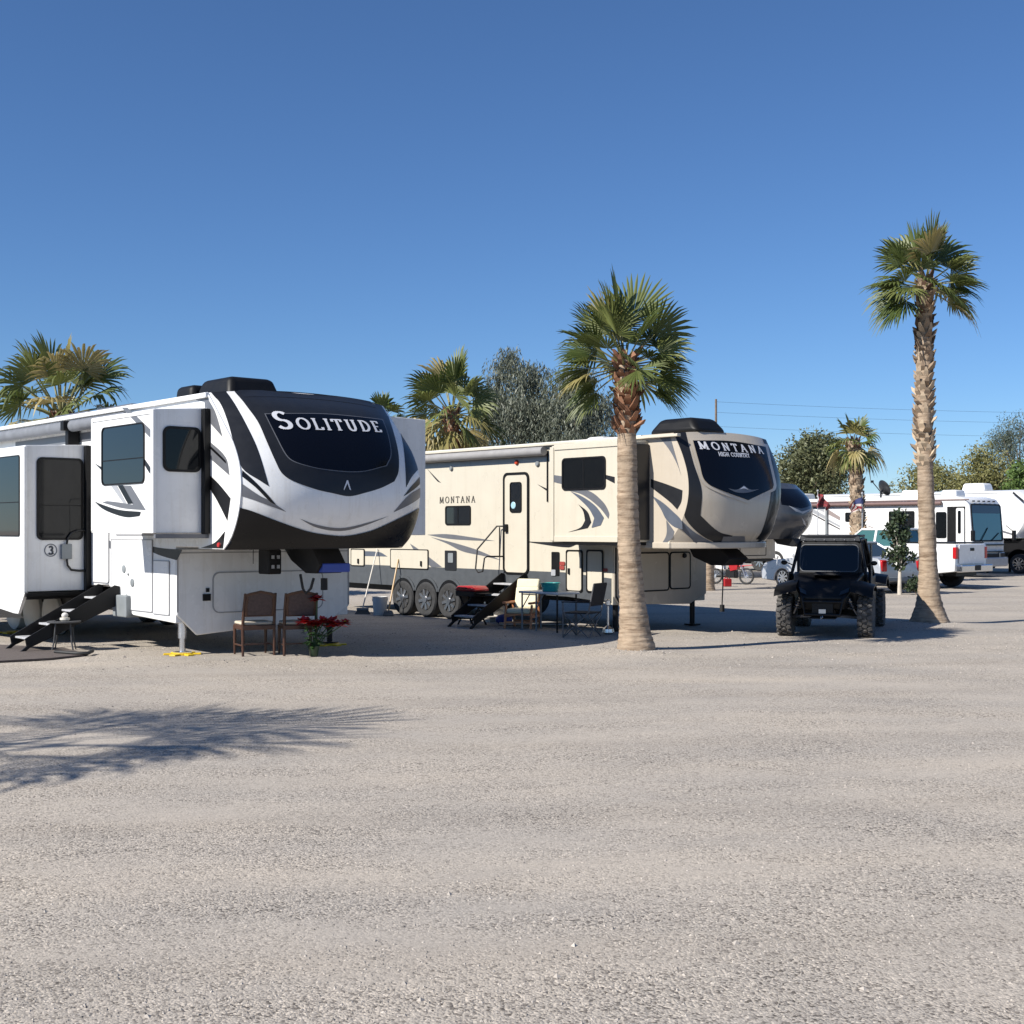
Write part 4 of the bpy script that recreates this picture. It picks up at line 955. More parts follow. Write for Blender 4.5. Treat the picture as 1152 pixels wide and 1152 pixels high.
def palm(label, x, y, zc, top=(0, 0), r0=.36, r1=.20, r2=.17, leaves=(), rad=.75, pet=.55, boots=(0, 0), boot_mat=None, seed=1, dry=.15, nseg=24, group='fan palms', flare=.5, nl=30, emin=-50, droop=.4, shag=1.0, name='fan_palm', dens=1.0, petr=.014, z0=None, slim=1.0):
    rng = random.Random(seed)
    z0 = float(gz(x, y)) - .03 if z0 is None else z0
    o = thing(name, label, 'palm tree', (x, y, z0), 0, group); zc -= z0
    def cx(z): t = z / zc; return Vector((top[0] * t + .03 * math.sin(t * 5 + seed), top[1] * t, z))
    def rr(z):
        return r1 + (r2 - r1) * z / zc + (r0 - r1) * math.exp(-z / flare)
    mb = MB(); n = 130; pts = [cx(zc * (k / n) ** 1.15) for k in range(n + 1)]
    mb.tube(pts, [rr(p.z) * (1 + rng.uniform(-.022, .022) + .02 * math.sin(k * .37) + .012 * (k % 3)) for k, p in enumerate(pts)], 22)
    mb.v = [(a + rng.uniform(-.006, .006), b + rng.uniform(-.006, .006), c + rng.uniform(-.004, .004)) for a, b, c in mb.v]
    mb.build('trunk', bark, o, smooth=50)
    if boots[1] > boots[0]:
        mb = MB(); z = boots[0] - z0; row = 0; bm_ = boot_mat or boot_m
        while z < boots[1] - z0:
            c = cx(z); r = rr(z); nb = max(6, int(2 * math.pi * r / .13))
            for k in range(nb):
                if rng.random() > dens: continue
                a = 2 * math.pi * (k + .5 * (row % 2)) / nb + rng.uniform(-.12, .12)
                out = Vector((math.cos(a), math.sin(a), 0)); tg = Vector((-math.sin(a), math.cos(a), 0)); u = Vector((0, 0, 1))
                h = rng.uniform(.12, .22); w = rng.uniform(.045, .075); pr = rng.uniform(.03, .09) * shag * (1.6 if rng.random() < .18 else 1)
                bs = c + out * (r - .01)
                tip = bs + u * h * rng.uniform(.75, 1.1) + out * pr + tg * rng.uniform(-.03, .03)
                mid = bs + u * h * .5 + out * pr * .75
                vs = [bs + tg * w, bs - tg * w, mid - tg * w * .75, tip - tg * w * .35, tip + tg * w * .35, mid + tg * w * .75, bs + u * h * .6 + out * .0]
                mb.add(vs, [(0, 1, 2, 5), (5, 2, 3, 4), (0, 5, 6), (1, 6, 2), (5, 4, 6), (2, 6, 3), (3, 6, 4)]); t = min(1, max(0, rng.random() * .75 + .55 - .75 * (z - boots[0]) / (boots[1] - boots[0]))); mb.tint += [t] * 7
            z += .085 + rng.uniform(-.01, .015); row += 1
        mb.build('leaf_bases', bm_, o, tint=True)
    top_p = cx(zc)
    lv = list(leaves)
    if not lv:
        for k in range(nl):
            t = (k + .5) / nl; el = 82 - (82 - emin) * t ** .85 + rng.uniform(-7, 7); az = k * 137.5 + rng.uniform(-15, 15); lv.append((az, el))
    g = MB(); dr = MB()
    for (az, el) in lv:
        a, e = R(az), R(el); dv = Vector((math.cos(e) * math.cos(a), math.cos(e) * math.sin(a), math.sin(e)))
        isdry = rng.random() < dry * (2.0 if el < 5 else .4)
        base = top_p + Vector((dv.x, dv.y, 0)) * r2 * .7 + Vector((0, 0, -.18 * (1 - el / 90)))
        up = 1 + .34 * max(0, math.sin(e) - .55) / .45
        fan_leaf(dr if isdry else g, base, dv, pet * up * rng.uniform(.8, 1.15), rad * up * rng.uniform(.82, 1.1), rng, nseg, droop * (1.5 if isdry else 1) * rng.uniform(.6, 1.3), rng.uniform(74, 104), petr, slim=slim)
    cr = g.build('crown', [frond_green, petiole_m], o, tint=True, fix=False)
    if dr.f: dr.build('dry_fronds', [frond_yellow, petiole_m], cr, tint=True, fix=False)
    return o

# front palm: fronds set one by one (az 180 = photo left, 0 = right, -90 towards the camera)
LF = [(178, 74), (160, 66), (40, 76), (-140, 62), (95, 66), (172, 52), (15, 50), (22, 38), (80, 46), (-110, 46), (165, 36), (-65, 42), (-15, 46), (195, 32), (-130, 28), (0, 14), (180, 2), (-38, -14), (160, -12),
      (5, 30), (-25, 22), (-50, 12), (178, 22), (184, 14), (-8, 6), (12, -6), (-100, 14), (-75, -8),
      (-22, -20), (-4, -32), (28, -30), (188, -24), (172, -36), (110, 15), (60, -15), (200, -8), (120, 76)]
palm('tall fan palm with reddish leaf bases in front of the beige trailer', 1.86, 19.35, 4.46, (-.20, .0), .295, .182, .125, LF, .64, .44, (3.28, 4.46), boot_m, 3, .03, 26, flare=.45, droop=.26, dens=1.0, shag=1.35)
LR = [(170, 76), (20, 72), (-70, 74), (95, 66), (150, 58), (35, 56), (-95, 54), (80, 48), (178, 46), (5, 40), (-30, 38), (-120, 40), (130, 64),
      (8, 24), (-20, 14), (-48, 4), (172, 22), (186, 8), (198, 14), (-6, 2), (14, -8), (40, 4), (-100, 6), (-78, -10), (150, 4), (212, -4),
      (-18, -22), (4, -28), (182, -22), (198, -28), (165, -30), (105, 5), (130, -8), (-135, -2)]
palm('tallest fan palm with a shaggy upper trunk, standing right of the black buggy', 7.92, 24.55, 6.64, (-.06, .0), .38, .165, .125, LR, .67, .45, (3.05, 6.64), boot_pale, 8, .05, 24, flare=.38, droop=.34, shag=1.25, dens=.85)
palm('small distant fan palm with a pale knobbly trunk above the motorhome roof', 11.9, 44.0, 4.85, (-.25, 0), .30, .22, .2, (), .62, .36, (1.2, 4.9), boot_pale, 11, .3, 14, nl=26, droop=.6, emin=-55, shag=1.1, dens=.75)
palm('broad fan palm rising behind the roof of the leftmost white trailer', at(68, 33), 33.0, zat(463, 33), (0, 0), .4, .28, .25, (), 1.0, .95, (3.4, 4.8), boot_m, 21, .55, 22, nl=46, droop=.62, emin=-48, petr=.03)
palm('fan palm with pale drying fronds between the two nearest trailers', at(508, 42), 42.0, zat(462, 42), (0, 0), .4, .26, .22, (), 1.05, .75, (3.6, 5.7), boot_m, 33, .35, 20, nl=36, droop=.6, emin=-55, petr=.025)
palm('tip of a far fan palm peeping over the black trailer cap', at(430, 62), 62.0, zat(470, 62), (0, 0), .35, .22, .2, (), .8, .5, (5, 7.4), boot_m, 35, .3, 12, nl=22, droop=.5)
palm('young fan palm with a banded trunk hidden behind the beige nose', 5.92, 39.0, 2.9, (0, 0), .26, .20, .18, (), .6, .35, (2.0, 2.9), boot_m, 36, .2, 12, nl=20, droop=.5, emin=-20)

# ================================================================== broadleaf trees
def leaf_quads(cent, size, rng, hang=0.0, aspect=.45):
    n = len(cent)
    d = rng.normal(size=(n, 3)); d[:, 2] -= hang * 3; d /= np.linalg.norm(d, axis=1)[:, None]
    q = rng.normal(size=(n, 3)); s = np.cross(d, q); s /= np.linalg.norm(s, axis=1)[:, None]
    L = size * (.6 + .8 * rng.random((n, 1)))
    return np.stack([cent, cent + d * L * .5 + s * L * aspect * .5, cent + d * L, cent + d * L * .5 - s * L * aspect * .5], 1)
def broad_tree(name, label, x, y, h, cw, clumps, nleaf, size, lm, tm, seed, trunk_r=.2, hang=0.0, zlow=.3, group=None, fork=.35, aspect=.45, category='tree', clump_r=.34, nl=7):
    rng = np.random.default_rng(seed); rr = random.Random(seed)
    o = thing(name, label, category, (x, y, 0), 0, group)
    mb = MB(); f = Vector((rr.uniform(-.1, .1) * h * .3, 0, h * fork)); mb.tube([(0, 0, -.05), (f.x * .5, 0, f.z * .5), f], [trunk_r, trunk_r * .8, trunk_r * .65], 9)
    cl = []
    for k in range(clumps):
        a = rr.uniform(0, 6.283); t = rr.random(); zz = h * (zlow + (1 - zlow) * t) * .93
        prof = math.sin(math.pi * min(1, (.25 + .75 * t) ** 1.1)) ** .6 if t > .05 else .6
        r = cw * .5 * prof * math.sqrt(rr.random()) * .85
        cl.append(Vector((math.cos(a) * r, math.sin(a) * r * .9, zz)))
    for c in cl[:min(len(cl), 26)]:
        m_ = f.lerp(c, .5) + Vector((0, 0, .08 * h * rr.random())); mb.tube([f * .9, m_, c], [trunk_r * .4, trunk_r * .2, trunk_r * .06], 5, cap=False)
    mb.build('trunk', tm, o, smooth=60)
    C_ = np.array([tuple(c) for c in cl]); pick = rng.integers(0, len(cl), nleaf)
    sz = cw * .5 * clump_r * (.6 + .8 * rng.random(len(cl)))
    off = rng.normal(size=(nleaf, 3)); off /= np.linalg.norm(off, axis=1)[:, None]; off *= (rng.random((nleaf, 1)) ** .5)
    off[:, 2] *= .8
    pts = C_[pick] + off * sz[pick][:, None]
    if hang:
        # leaves strung on drooping twigs
        ns = nleaf // nl; pk = rng.integers(0, len(cl), ns); st = C_[pk] + np.clip(rng.normal(size=(ns, 3)), -1.6, 1.6) * (sz[pk] * .42)[:, None]
        out = rng.normal(size=(ns, 3)) * .13; out[:, 2] = 0
        tt = (np.arange(nl) / nl)[None, :, None]; Ls = (h * .06 + h * .20 * rng.random((ns, 1, 1)) ** 1.5)
        sp = st[:, None, :] + out[:, None, :] * tt * 3 + np.array([0, 0, -1.0])[None, None] * (tt ** 1.4) * Ls + rng.normal(size=(ns, nl, 3)) * .04
        pts = sp.reshape(-1, 3); aspect = .22
    pts[:, 2] = np.maximum(pts[:, 2], .15)
    q = leaf_quads(pts, size, rng, hang, aspect); n = len(pts)
    me = bpy.data.meshes.new('crown'); me.from_pydata(q.reshape(-1, 3).tolist(), [], np.arange(4 * n).reshape(-1, 4).tolist())
    ta = me.attributes.new('tint', 'FLOAT', 'FACE'); ta.data.foreach_set('value', np.clip(rng.normal(.5, .28, n), 0, 1).astype(np.float32)); me.materials.append(lm)
    co = bpy.data.objects.new('crown', me); C.objects.link(co); co.parent = o
    return o
wood = mat('tree_bark', (.16, .12, .09), .9, var=.25, bump=.4)
pale_wood = mat('whitewashed_bark', (.5, .45, .38), .85, var=.15, bump=.3)
euca = leafmat('grey_green_leaf', (.065, .082, .055), (.22, .235, .175), .5, .2)
olive = leafmat('olive_leaf', (.06, .075, .03), (.20, .205, .10), .55, .2)
paloverde = leafmat('yellow_green_leaf', (.11, .115, .035), (.30, .28, .11), .55, .25)
bluegreen = leafmat('blue_green_leaf', (.06, .08, .055), (.15, .18, .13), .55, .2)
dark_leaf = leafmat('dark_citrus_leaf', (.018, .032, .014), (.07, .095, .05), .35, .12)
gum_wood = mat('pale_gum_bark', (.27, .22, .18), .8, var=.2)
broad_tree('gum_tree', 'taller grey green gum tree with hanging leaves behind the beige trailer', at(578, 50), 50, 9.5, 4.0, 34, 56000, .17, euca, gum_wood, 41, .22, .8, .2, 'gum trees behind the beige trailer', .22, clump_r=.42, nl=15)
broad_tree('gum_tree', 'lower grey green gum tree just left of the front palm crown', at(648, 49), 49, 8.5, 4.4, 32, 50000, .17, euca, gum_wood, 42, .22, .8, .2, 'gum trees behind the beige trailer', .22, clump_r=.38, nl=15)
broad_tree('round_tree', 'round olive green tree above the grey trailer nose', at(912, 80), 80, zat(489, 80), 5.6, 40, 24000, .22, olive, wood, 43, .3, 0, .3, 'trees along the far edge', .4, clump_r=.45)
broad_tree('bushy_tree', 'low yellow green tree behind the motorhome roof', at(1052, 84), 84, zat(517, 84), 6.0, 34, 17000, .2, paloverde, wood, 44, .25, 0, .25, 'trees along the far edge', .4, clump_r=.45)
broad_tree('bushy_tree', 'yellow green tree with bare twigs directly above the motorhome windscreen', at(1098, 80), 80, zat(505, 80), 5.6, 30, 15000, .2, paloverde, wood, 45, .25, 0, .25, 'trees along the far edge', .4, clump_r=.42)
broad_tree('airy_tree', 'tall loose blue green tree at the right edge', at(1143, 95), 95, zat(458, 95), 6.4, 24, 15000, .22, bluegreen, wood, 46, .28, .3, .35, 'trees along the far edge', .35, clump_r=.36)
broad_tree('pine_tree', 'bright green bushy tree cut by the right edge of the picture', at(1153, 66), 66, zat(520, 66), 2.6, 24, 5000, .22, leafmat('bright_leaf', (.06, .10, .025), (.16, .24, .06), .5, .2), wood, 47, .2, 0, .3, 'trees along the far edge', .4, clump_r=.5)
broad_tree('citrus_tree', 'young citrus tree with a whitewashed trunk between the silver car and the right palm', 10.95, 36.4, 2.45, .92, 30, 3000, .11, dark_leaf, pale_wood, 48, .07, 0, .33, None, .32, aspect=.55, clump_r=.42)
broad_tree('low_shrub', 'low shrub at the foot of the whitewashed citrus trunk', 11.4, 36.35, .5, .6, 14, 700, .10, dark_leaf, wood, 49, .02, 0, .15, None, .15, category='shrub')
# the tree that throws the shadow at the left: it stands left of the frame
palm('fan palm standing left of the frame, its feathery shadow falling on the gravel', -11.6, 6.5, 6.4, (0, 0), .4, .25, .2, (), 1.25, 1.15, (4.8, 6.3), boot_m, 51, .1, 16, nl=26, droop=.6, emin=-35, slim=.5)
# ================================================================== black side-by-side buggy (local x right of driver view, y = backwards, z up; front faces -y)
utv_black = mat('buggy_plastic', (.006, .006, .0065), .5, var=.25, vscale=8, spec=.25)
utv_paint = mat('buggy_paint', (.005, .005, .0055), .42, var=.2, spec=.25)
utv_cloth = mat('soft_top', (.010, .012, .016), .6, var=.3, vscale=5, bump=.3, bscale=12)
utv_tyre = mat('dusty_tread', (.085, .08, .075), .85, var=.4, vscale=10, bump=.3, bscale=40)
screen = paneglass('clear_screen', (.12, .13, .15), .02)
steel = mat('shock_steel', (.5, .5, .52), .3, metal=1)
arm_m = mat('worn_steel_arm', (.10, .10, .105), .45, metal=.3, var=.2)
ut = thing('side_by_side_buggy', 'black side by side buggy with knobbly tyres and soft top beside the tallest palm', 'buggy', (5.44, 22.35, 0), R(-20)); ut.scale = (.97, 1, 1)
def knobby(x, y, r, wd):
    mb = MB(); M = Matrix.Rotation(R(90), 3, 'Y'); n = 30
    mb.lathe([(r * .55, -wd * .42), (r * .8, -wd * .5), (r * .92, -wd * .44), (r * .94, -wd * .3), (r * .94, wd * .3), (r * .92, wd * .44), (r * .8, wd * .5), (r * .55, wd * .42)], (x, y, r), n, M)
    for k in range(22):
        for j, off in ((-.32, 0), (0, .5), (.32, 0)):
            a = 2 * math.pi * (k + off) / 22; c = Vector((x + j * wd, y + math.cos(a) * r * .95, r + math.sin(a) * r * .95))
            Mx = Matrix.Rotation(a, 3, 'X') @ Matrix.Rotation(.35 * (1 if j >= 0 else -1), 3, 'Y')
            mb.box(c, (wd * .30, .055 if j else .045, .058), Matrix.Rotation(a - R(90), 3, 'X') @ Matrix.Rotation(R(20) * (1 if k % 2 else -1), 3, 'Z'))
    t = mb.build('wheel', utv_tyre, ut, smooth=30)
    mb = MB(); sg = 1 if x > 0 else -1
    M2 = Matrix.Rotation(R(90 * sg), 3, 'Y'); mb.lathe([(r * .53, .30 * wd), (r * .48, .2 * wd), (r * .2, .12 * wd), (r * .16, .25 * wd), (.01, .27 * wd)], (x, y, r), 20, M2)
    for k in range(7): a = 2 * math.pi * k / 7; mb.bar((x + sg * .2 * wd, y + math.cos(a) * r * .15, r + math.sin(a) * r * .15), (x + sg * .3 * wd, y + math.cos(a) * r * .5, r + math.sin(a) * r * .5), .04, .03, (1, 0, 0))
    mb.build('rim', black_metal, t, smooth=40)
for x in (-.70, .70): knobby(x, 0, .36, .27); knobby(x * 1.01, 2.25, .36, .30)
# hood, fenders
mb = MB()
mb.add([(-.40, -.46, .70), (.40, -.46, .70), (.56, -.12, .97), (-.56, -.12, .97), (-.64, .55, 1.10), (.64, .55, 1.10), (-.36, -.42, .48), (.36, -.42, .48), (-.5, .55, .5), (.5, .55, .5)],
       [(0, 1, 2, 3), (3, 2, 5, 4), (0, 6, 7, 1), (6, 8, 9, 7), (1, 7, 9, 5, 2), (6, 0, 3, 4, 8), (4, 5, 9, 8)])
hood = mb.build('hood', utv_paint, ut, bevel=.03, smooth=40)
mb = MB(); mb.box((0, .12, 1.085), (.5, .36, .05), taper=(.7, .8)); mb.build('hood_scoop', utv_black, hood, bevel=.015)
for sg in (-1, 1):
    mb = MB(); pr = [(-.48, .72), (-.40, .82), (-.15, .90), (.15, .92), (.42, .88), (.55, .78)]
    vs = [(sg * .46, y, z + .08) for y, z in pr] + [(sg * .85, y * 1.0, z - .02) for y, z in pr] + [(sg * .85, y * 1.0, z - .05) for y, z in pr]
    n = len(pr); mb.add(vs, [(i, i + 1, n + i + 1, n + i) for i in range(n - 1)] + [(n + i, n + i + 1, 2 * n + i + 1, 2 * n + i) for i in range(n - 1)])
    mb.build('fender', utv_black, ut, bevel=0, smooth=40)
    mb = MB(); pr = [(1.75, .85), (1.95, .96), (2.25, 1.0), (2.55, .93), (2.7, .8)]; n = len(pr)
    vs = [(sg * .5, y, z + .06) for y, z in pr] + [(sg * .92, y, z) for y, z in pr] + [(sg * .92, y, z - .06) for y, z in pr]
    mb.add(vs, [(i, i + 1, n + i + 1, n + i) for i in range(n - 1)] + [(n + i, n + i + 1, 2 * n + i + 1, 2 * n + i) for i in range(n - 1)]); mb.build('fender', utv_black, ut, smooth=40)
    mb = MB(); mb.add([(sg * .28, -.452, .735), (sg * .46, -.345, .80), (sg * .50, -.255, .89), (sg * .30, -.385, .80)], [(0, 1, 2, 3)]); mb.build('headlight', tinted, ut)
    # suspension arms and shock
    mb = MB()
    for y0 in (-.18, .2): mb.bar((sg * .18, y0, .36), (sg * .60, -.02, .33), .045, .04); mb.bar((sg * .22, y0, .54), (sg * .60, -.02, .46), .04, .035)
    mb.build('suspension_arm', arm_m, ut)
    mb = MB(); mb.cyl((sg * .36, -.28, .78), (sg * .55, -.12, .40), .026); mb.tube([(sg * (.375 + .13 * t / 40) + .05 * math.cos(t * .95), -.27 + .1 * t / 40 + .05 * math.sin(t * .95), .75 - .26 * t / 40) for t in range(41)], .011, 5); mb.build('shock_absorber', steel, ut, smooth=40)
    mb = MB()
    for y0 in (1.7, 2.2): mb.bar((sg * .2, y0, .40), (sg * .6, 2.25, .36), .04, .04)
    mb.build('suspension_arm', black_metal, ut)
    # doors and roll cage
    mb = MB(); mb.prism([(.5, .42), (1.45, .42), (1.62, .60), (1.62, 1.02), (1.1, 1.0), (.62, 1.10), (.5, .8)], 0, .04, lambda u, v, h: (sg * (.70 + h), u, v)); mb.build('door', utv_black, ut, bevel=.02)
    mb = MB(); mb.tube([(sg * .66, .42, 1.05), (sg * .55, .66, 1.60), (sg * .52, .78, 1.66), (sg * .52, 1.6, 1.68), (sg * .54, 1.72, 1.62), (sg * .68, 2.05, .95)], .03, 10)
    mb.tube([(sg * .52, 1.25, 1.67), (sg * .68, 1.4, .95)], .026, 8); mb.build('roll_cage', black_metal, ut, smooth=50)
    mb = MB(); mb.ball((sg * .34, 1.28, .98), 1, .22, .10, .36, 12, 8); mb.ball((sg * .34, 1.05, .62), 1, .23, .27, .12, 12, 8); mb.build('seat', utv_cloth, ut, smooth=60)
    mb = MB(); mb.prism([(1.28, 1.02), (1.62, 1.02), (1.58, 1.6), (1.24, 1.6)], 0, .02, lambda u, v, h: (sg * (.66 + h), u, v)); mb.build('side_net', utv_cloth, ut)
    mb = MB(); mb.bar((sg * .66, .5, 1.22), (sg * .80, .46, 1.28), .02, .02); mb.ball((sg * .80, .45, 1.26), .06, 1, .4, .7, 10, 6); mb.build('mirror', utv_black, ut, smooth=50)
mb = MB(); mb.prism(rrect(-.54, .60, .54, 1.82, .14), 1.705, 1.745, lambda u, v, h: (u * (1 - .0), v, h + .03 * math.cos(u * 2.4) + .012 * math.sin(v * 9))); roof_ = mb.build('soft_top', utv_cloth, ut, bevel=.015, smooth=40)
mb = MB(); mb.prism([(-.55, 1.64), (.55, 1.64), (.53, 1.73), (-.53, 1.73)], 0, .03, lambda u, v, h: (u, .60 + h - (v - 1.6) * -.2, v)); mb.build('visor', utv_cloth, roof_, bevel=.01)
mb = MB(); [mb.ball((-.45 + .18 * k, .585, 1.665), .012, n=8, m=6) for k in range(6)]; mb.build('snap', steel, roof_)
fws = lambda u, v, h: (u, .47 + (v - 1.1) * .30 + h, v)
mb = MB(); mb.prism(rrect(-.53, 1.10, .53, 1.58, .10), .0, .008, fws); ws_ = mb.build('windscreen', screen, ut)
mb = MB(); ringprism(mb, rrect(-.57, 1.06, .57, 1.63, .12), rrect(-.52, 1.11, .52, 1.58, .09), -.012, .02, fws); mb.build('frame', utv_black, ws_)
mb = MB(); ringprism(mb, rrect(-.525, 1.105, .525, 1.585, .09), rrect(-.512, 1.118, .512, 1.572, .08), -.02, -.012, fws); mb.build('rubber_seal', skirt_grey, ws_)
mb = MB(); mb.box((0, 1.78, 1.32), (1.14, .03, .72)); mb.build('dark_backing', utv_cloth, ut, bevel=.01)  # added behind the seats to darken the view into the cab
mb = MB(); mb.box((0, .62, 1.0), (1.2, .3, .16)); mb.build('dashboard', utv_black, ut, bevel=.04)
mb = MB(); mb.lathe([(.17, -.012), (.185, 0), (.17, .012), (.155, 0)], (.32, .82, 1.1), 20, Matrix.Rotation(R(60), 3, 'X')); mb.build('steering_wheel', black_metal, ut, smooth=50)
mb = MB(); mb.box((0, 2.2, .86), (1.15, .85, .3)); mb.box((0, 1.2, .40), (1.1, 1.7, .16)); mb.box((0, .1, .45), (.42, .8, .22)); mb.box((0, 2.2, .45), (.7, .8, .3)); mb.build('body', utv_black, ut, bevel=.03)
mb = MB(); mb.tube([(-.36, -.32, .74), (-.34, -.50, .66), (-.30, -.54, .40), (.30, -.54, .40), (.34, -.50, .66), (.36, -.32, .74)], .028, 8); mb.tube([(-.34, -.51, .62), (.34, -.51, .62)], .024, 8); mb.box((0, -.47, .5), (.36, .06, .22)); mb.box((0, -.36, .34), (.44, .34, .02)); bp_ = mb.build('bumper', black_metal, ut, smooth=50)
mb = MB(); mb.box((0, -.5, .45), (.12, .06, .09)); mb.tube([(0, -.54, .42), (.01, -.56, .36), (-.02, -.56, .33), (-.02, -.55, .37)], .01, 6); mb.build('winch_hook', steel, bp_)

# ================================================================== road vehicles (local x forward, y left, z up)
car_glass = mat('car_glass', (.03, .045, .06), .04, spec=.8)
green_glass = mat('green_glass', (.05, .13, .13), .06, spec=.6)
chrome = mat('chrome', (.62, .63, .65), .15, metal=1)
silver_paint = mat('silver_paint', (.42, .43, .45), .3, metal=.25, var=.05, coat=.5)
white_paint = mat('white_paint', (.78, .78, .77), .25, var=.04, coat=.5)
black_paint = mat('black_paint', (.006, .006, .007), .35, spec=.3)
def road_wheel(o, x, y, r, wd, rim_m):
    sg = 1 if y > 0 else -1; M = Matrix.Rotation(R(90), 3, 'X')
    mb = MB(); mb.lathe([(r * .62, -wd * .1), (r * .63, -wd / 2), (r * .9, -wd / 2), (r, -wd * .3), (r, wd * .3), (r * .9, wd / 2), (r * .63, wd / 2), (r * .62, wd * .1)], (x, y, r), 28, M); t = mb.build('wheel', tyre_mat, o, smooth=30)
    mb = MB(); ye = y + sg * (wd / 2 - .02)
    for k in range(9): a = 2 * math.pi * k / 9; mb.bar((x + math.cos(a) * r * .1, ye, r + math.sin(a) * r * .1), (x + math.cos(a) * r * .6, ye, r + math.sin(a) * r * .6), .05, .03, (0, 1, 0))
    mb.cyl((x, ye - sg * .05, r), (x, ye + sg * .02, r), r * .18)
    ring = [(x + math.cos(2 * math.pi * k / 24) * r * .62, ye, r + math.sin(2 * math.pi * k / 24) * r * .62) for k in range(25)]; mb.tube(ring, .02, 6, cap=False)
    mb.build('rim', rim_m, t, smooth=40)
    mb = MB(); mb.cyl((x, ye - sg * .09, r), (x, ye - sg * .1, r), r * .6, n=20); mb.build('brake_drum', black_trim, t)
def arch_outline(base, wheels, r):
    """underside outline from front to back with wheel openings"""
    pts = []
    for x, zz in base:
        pts.append((x, zz))
    return pts
def low_body(o, outline_top, zb, wheels, ra, half, m, name='body', tum=.06):
    """outline_top from rear to front; bottom edge returns with round arches"""
    pts = list(outline_top)
    for wx in wheels:      # front first
        for k in range(0, 11):
            a = math.pi * k / 10; pts.append((wx + ra * math.cos(a), max(zb, zb + ra * 1.05 * math.sin(a))))
    mb = MB(); n = len(pts); zmax = max(p[1] for p in pts)
    vs = [];
    for sgn in (-1, 1):
        for x, z in pts: vs.append((x, sgn * (half - tum * max(0, (z - .65)) / max(.05, zmax - .65)), z))
    mb.add(vs, [tuple(range(n - 1, -1, -1)), tuple(range(n, 2 * n))] + [(i, (i + 1) % n, n + (i + 1) % n, n + i) for i in range(n)])
    return mb.build(name, m, o, bevel=.03, smooth=35)
def cabin(o, xr0, xr1, xf1, xf0, zb, zt, hb, ht, glass, paint, pillars=(), gl_front=None):
    """greenhouse: rear base, rear top, front top, front base"""
    vs = [(xr0, -hb, zb), (xf0, -hb, zb), (xf0, hb, zb), (xr0, hb, zb), (xr1, -ht, zt), (xf1, -ht, zt), (xf1, ht, zt), (xr1, ht, zt)]
    mb = MB(); mb.add(vs, [(0, 1, 5, 4), (1, 2, 6, 5), (2, 3, 7, 6), (3, 0, 4, 7), (4, 5, 6, 7), (0, 3, 2, 1)]); g = mb.build('windows', glass, o, bevel=.02)
    mb = MB(); mb.prism(rrect(xr1 - .06, -ht - .02, xf1 + .06, ht + .02, .1), zt - .03, zt + .04, lambda u, v, h: (u, v, h + .02 * (1 - (v / ht) ** 2))); rf = mb.build('roof', paint, o, bevel=.025, smooth=40)
    mb = MB()
    for sg in (-1, 1):
        mb.bar((xr0 - .0, sg * (hb - .01), zb - .02), (xr1, sg * (ht - .0), zt), .10, .05); mb.bar((xf0, sg * (hb - .01), zb - .02), (xf1, sg * ht, zt), .06, .05)
        for px in pillars: mb.bar((px, sg * (hb + .005), zb - .02), (px * .9 + (xr1 + xf1) / 2 * .1, sg * (ht + .01), zt), .08, .03, (0, 1, 0))
    mb.build('pillar', paint, o, bevel=.01)
    return g
def heading(vx, vy): return math.atan2(vy, vx)
# silver sedan
se = thing('silver_sedan', 'silver sedan with a red tail light, parked behind the black buggy', 'car', (9.95, 39.2, 0), heading(-.52, .85))
low_body(se, [(-2.45, .35), (-2.47, .62), (-2.42, .95), (-2.3, 1.02), (-1.55, 1.06), (-.5, 1.04), (1.0, .98), (1.9, .90), (2.35, .78), (2.47, .55), (2.42, .28)], .24, (1.5, -1.5), .37, .92, silver_paint)
cabin(se, -1.75, -.95, .25, 1.05, 1.0, 1.44, .80, .60, car_glass, silver_paint, (-.15,))
for x in (-1.5, 1.5):
    for y in (-.80, .80): road_wheel(se, x, y, .345, .22, alu)
for y in (-.74, .74):
    mb = MB(); mb.box((-2.40, y, .80), (.16, .24, .34)); mb.build('tail_light', red_lens, se, bevel=.04, smooth=40)
    mb = MB(); mb.box((2.33, y * .95, .66), (.16, .3, .17)); mb.build('headlight', chrome, se, bevel=.04)
    mb = MB(); mb.box((.85, y * 1.33, 1.04), (.14, .16, .11)); mb.build('mirror', silver_paint, se, bevel=.03)
mb = MB(); mb.box((-2.48, 0, .42), (.06, 1.5, .12)); mb.build('bumper', grey_plastic, se, bevel=.02)
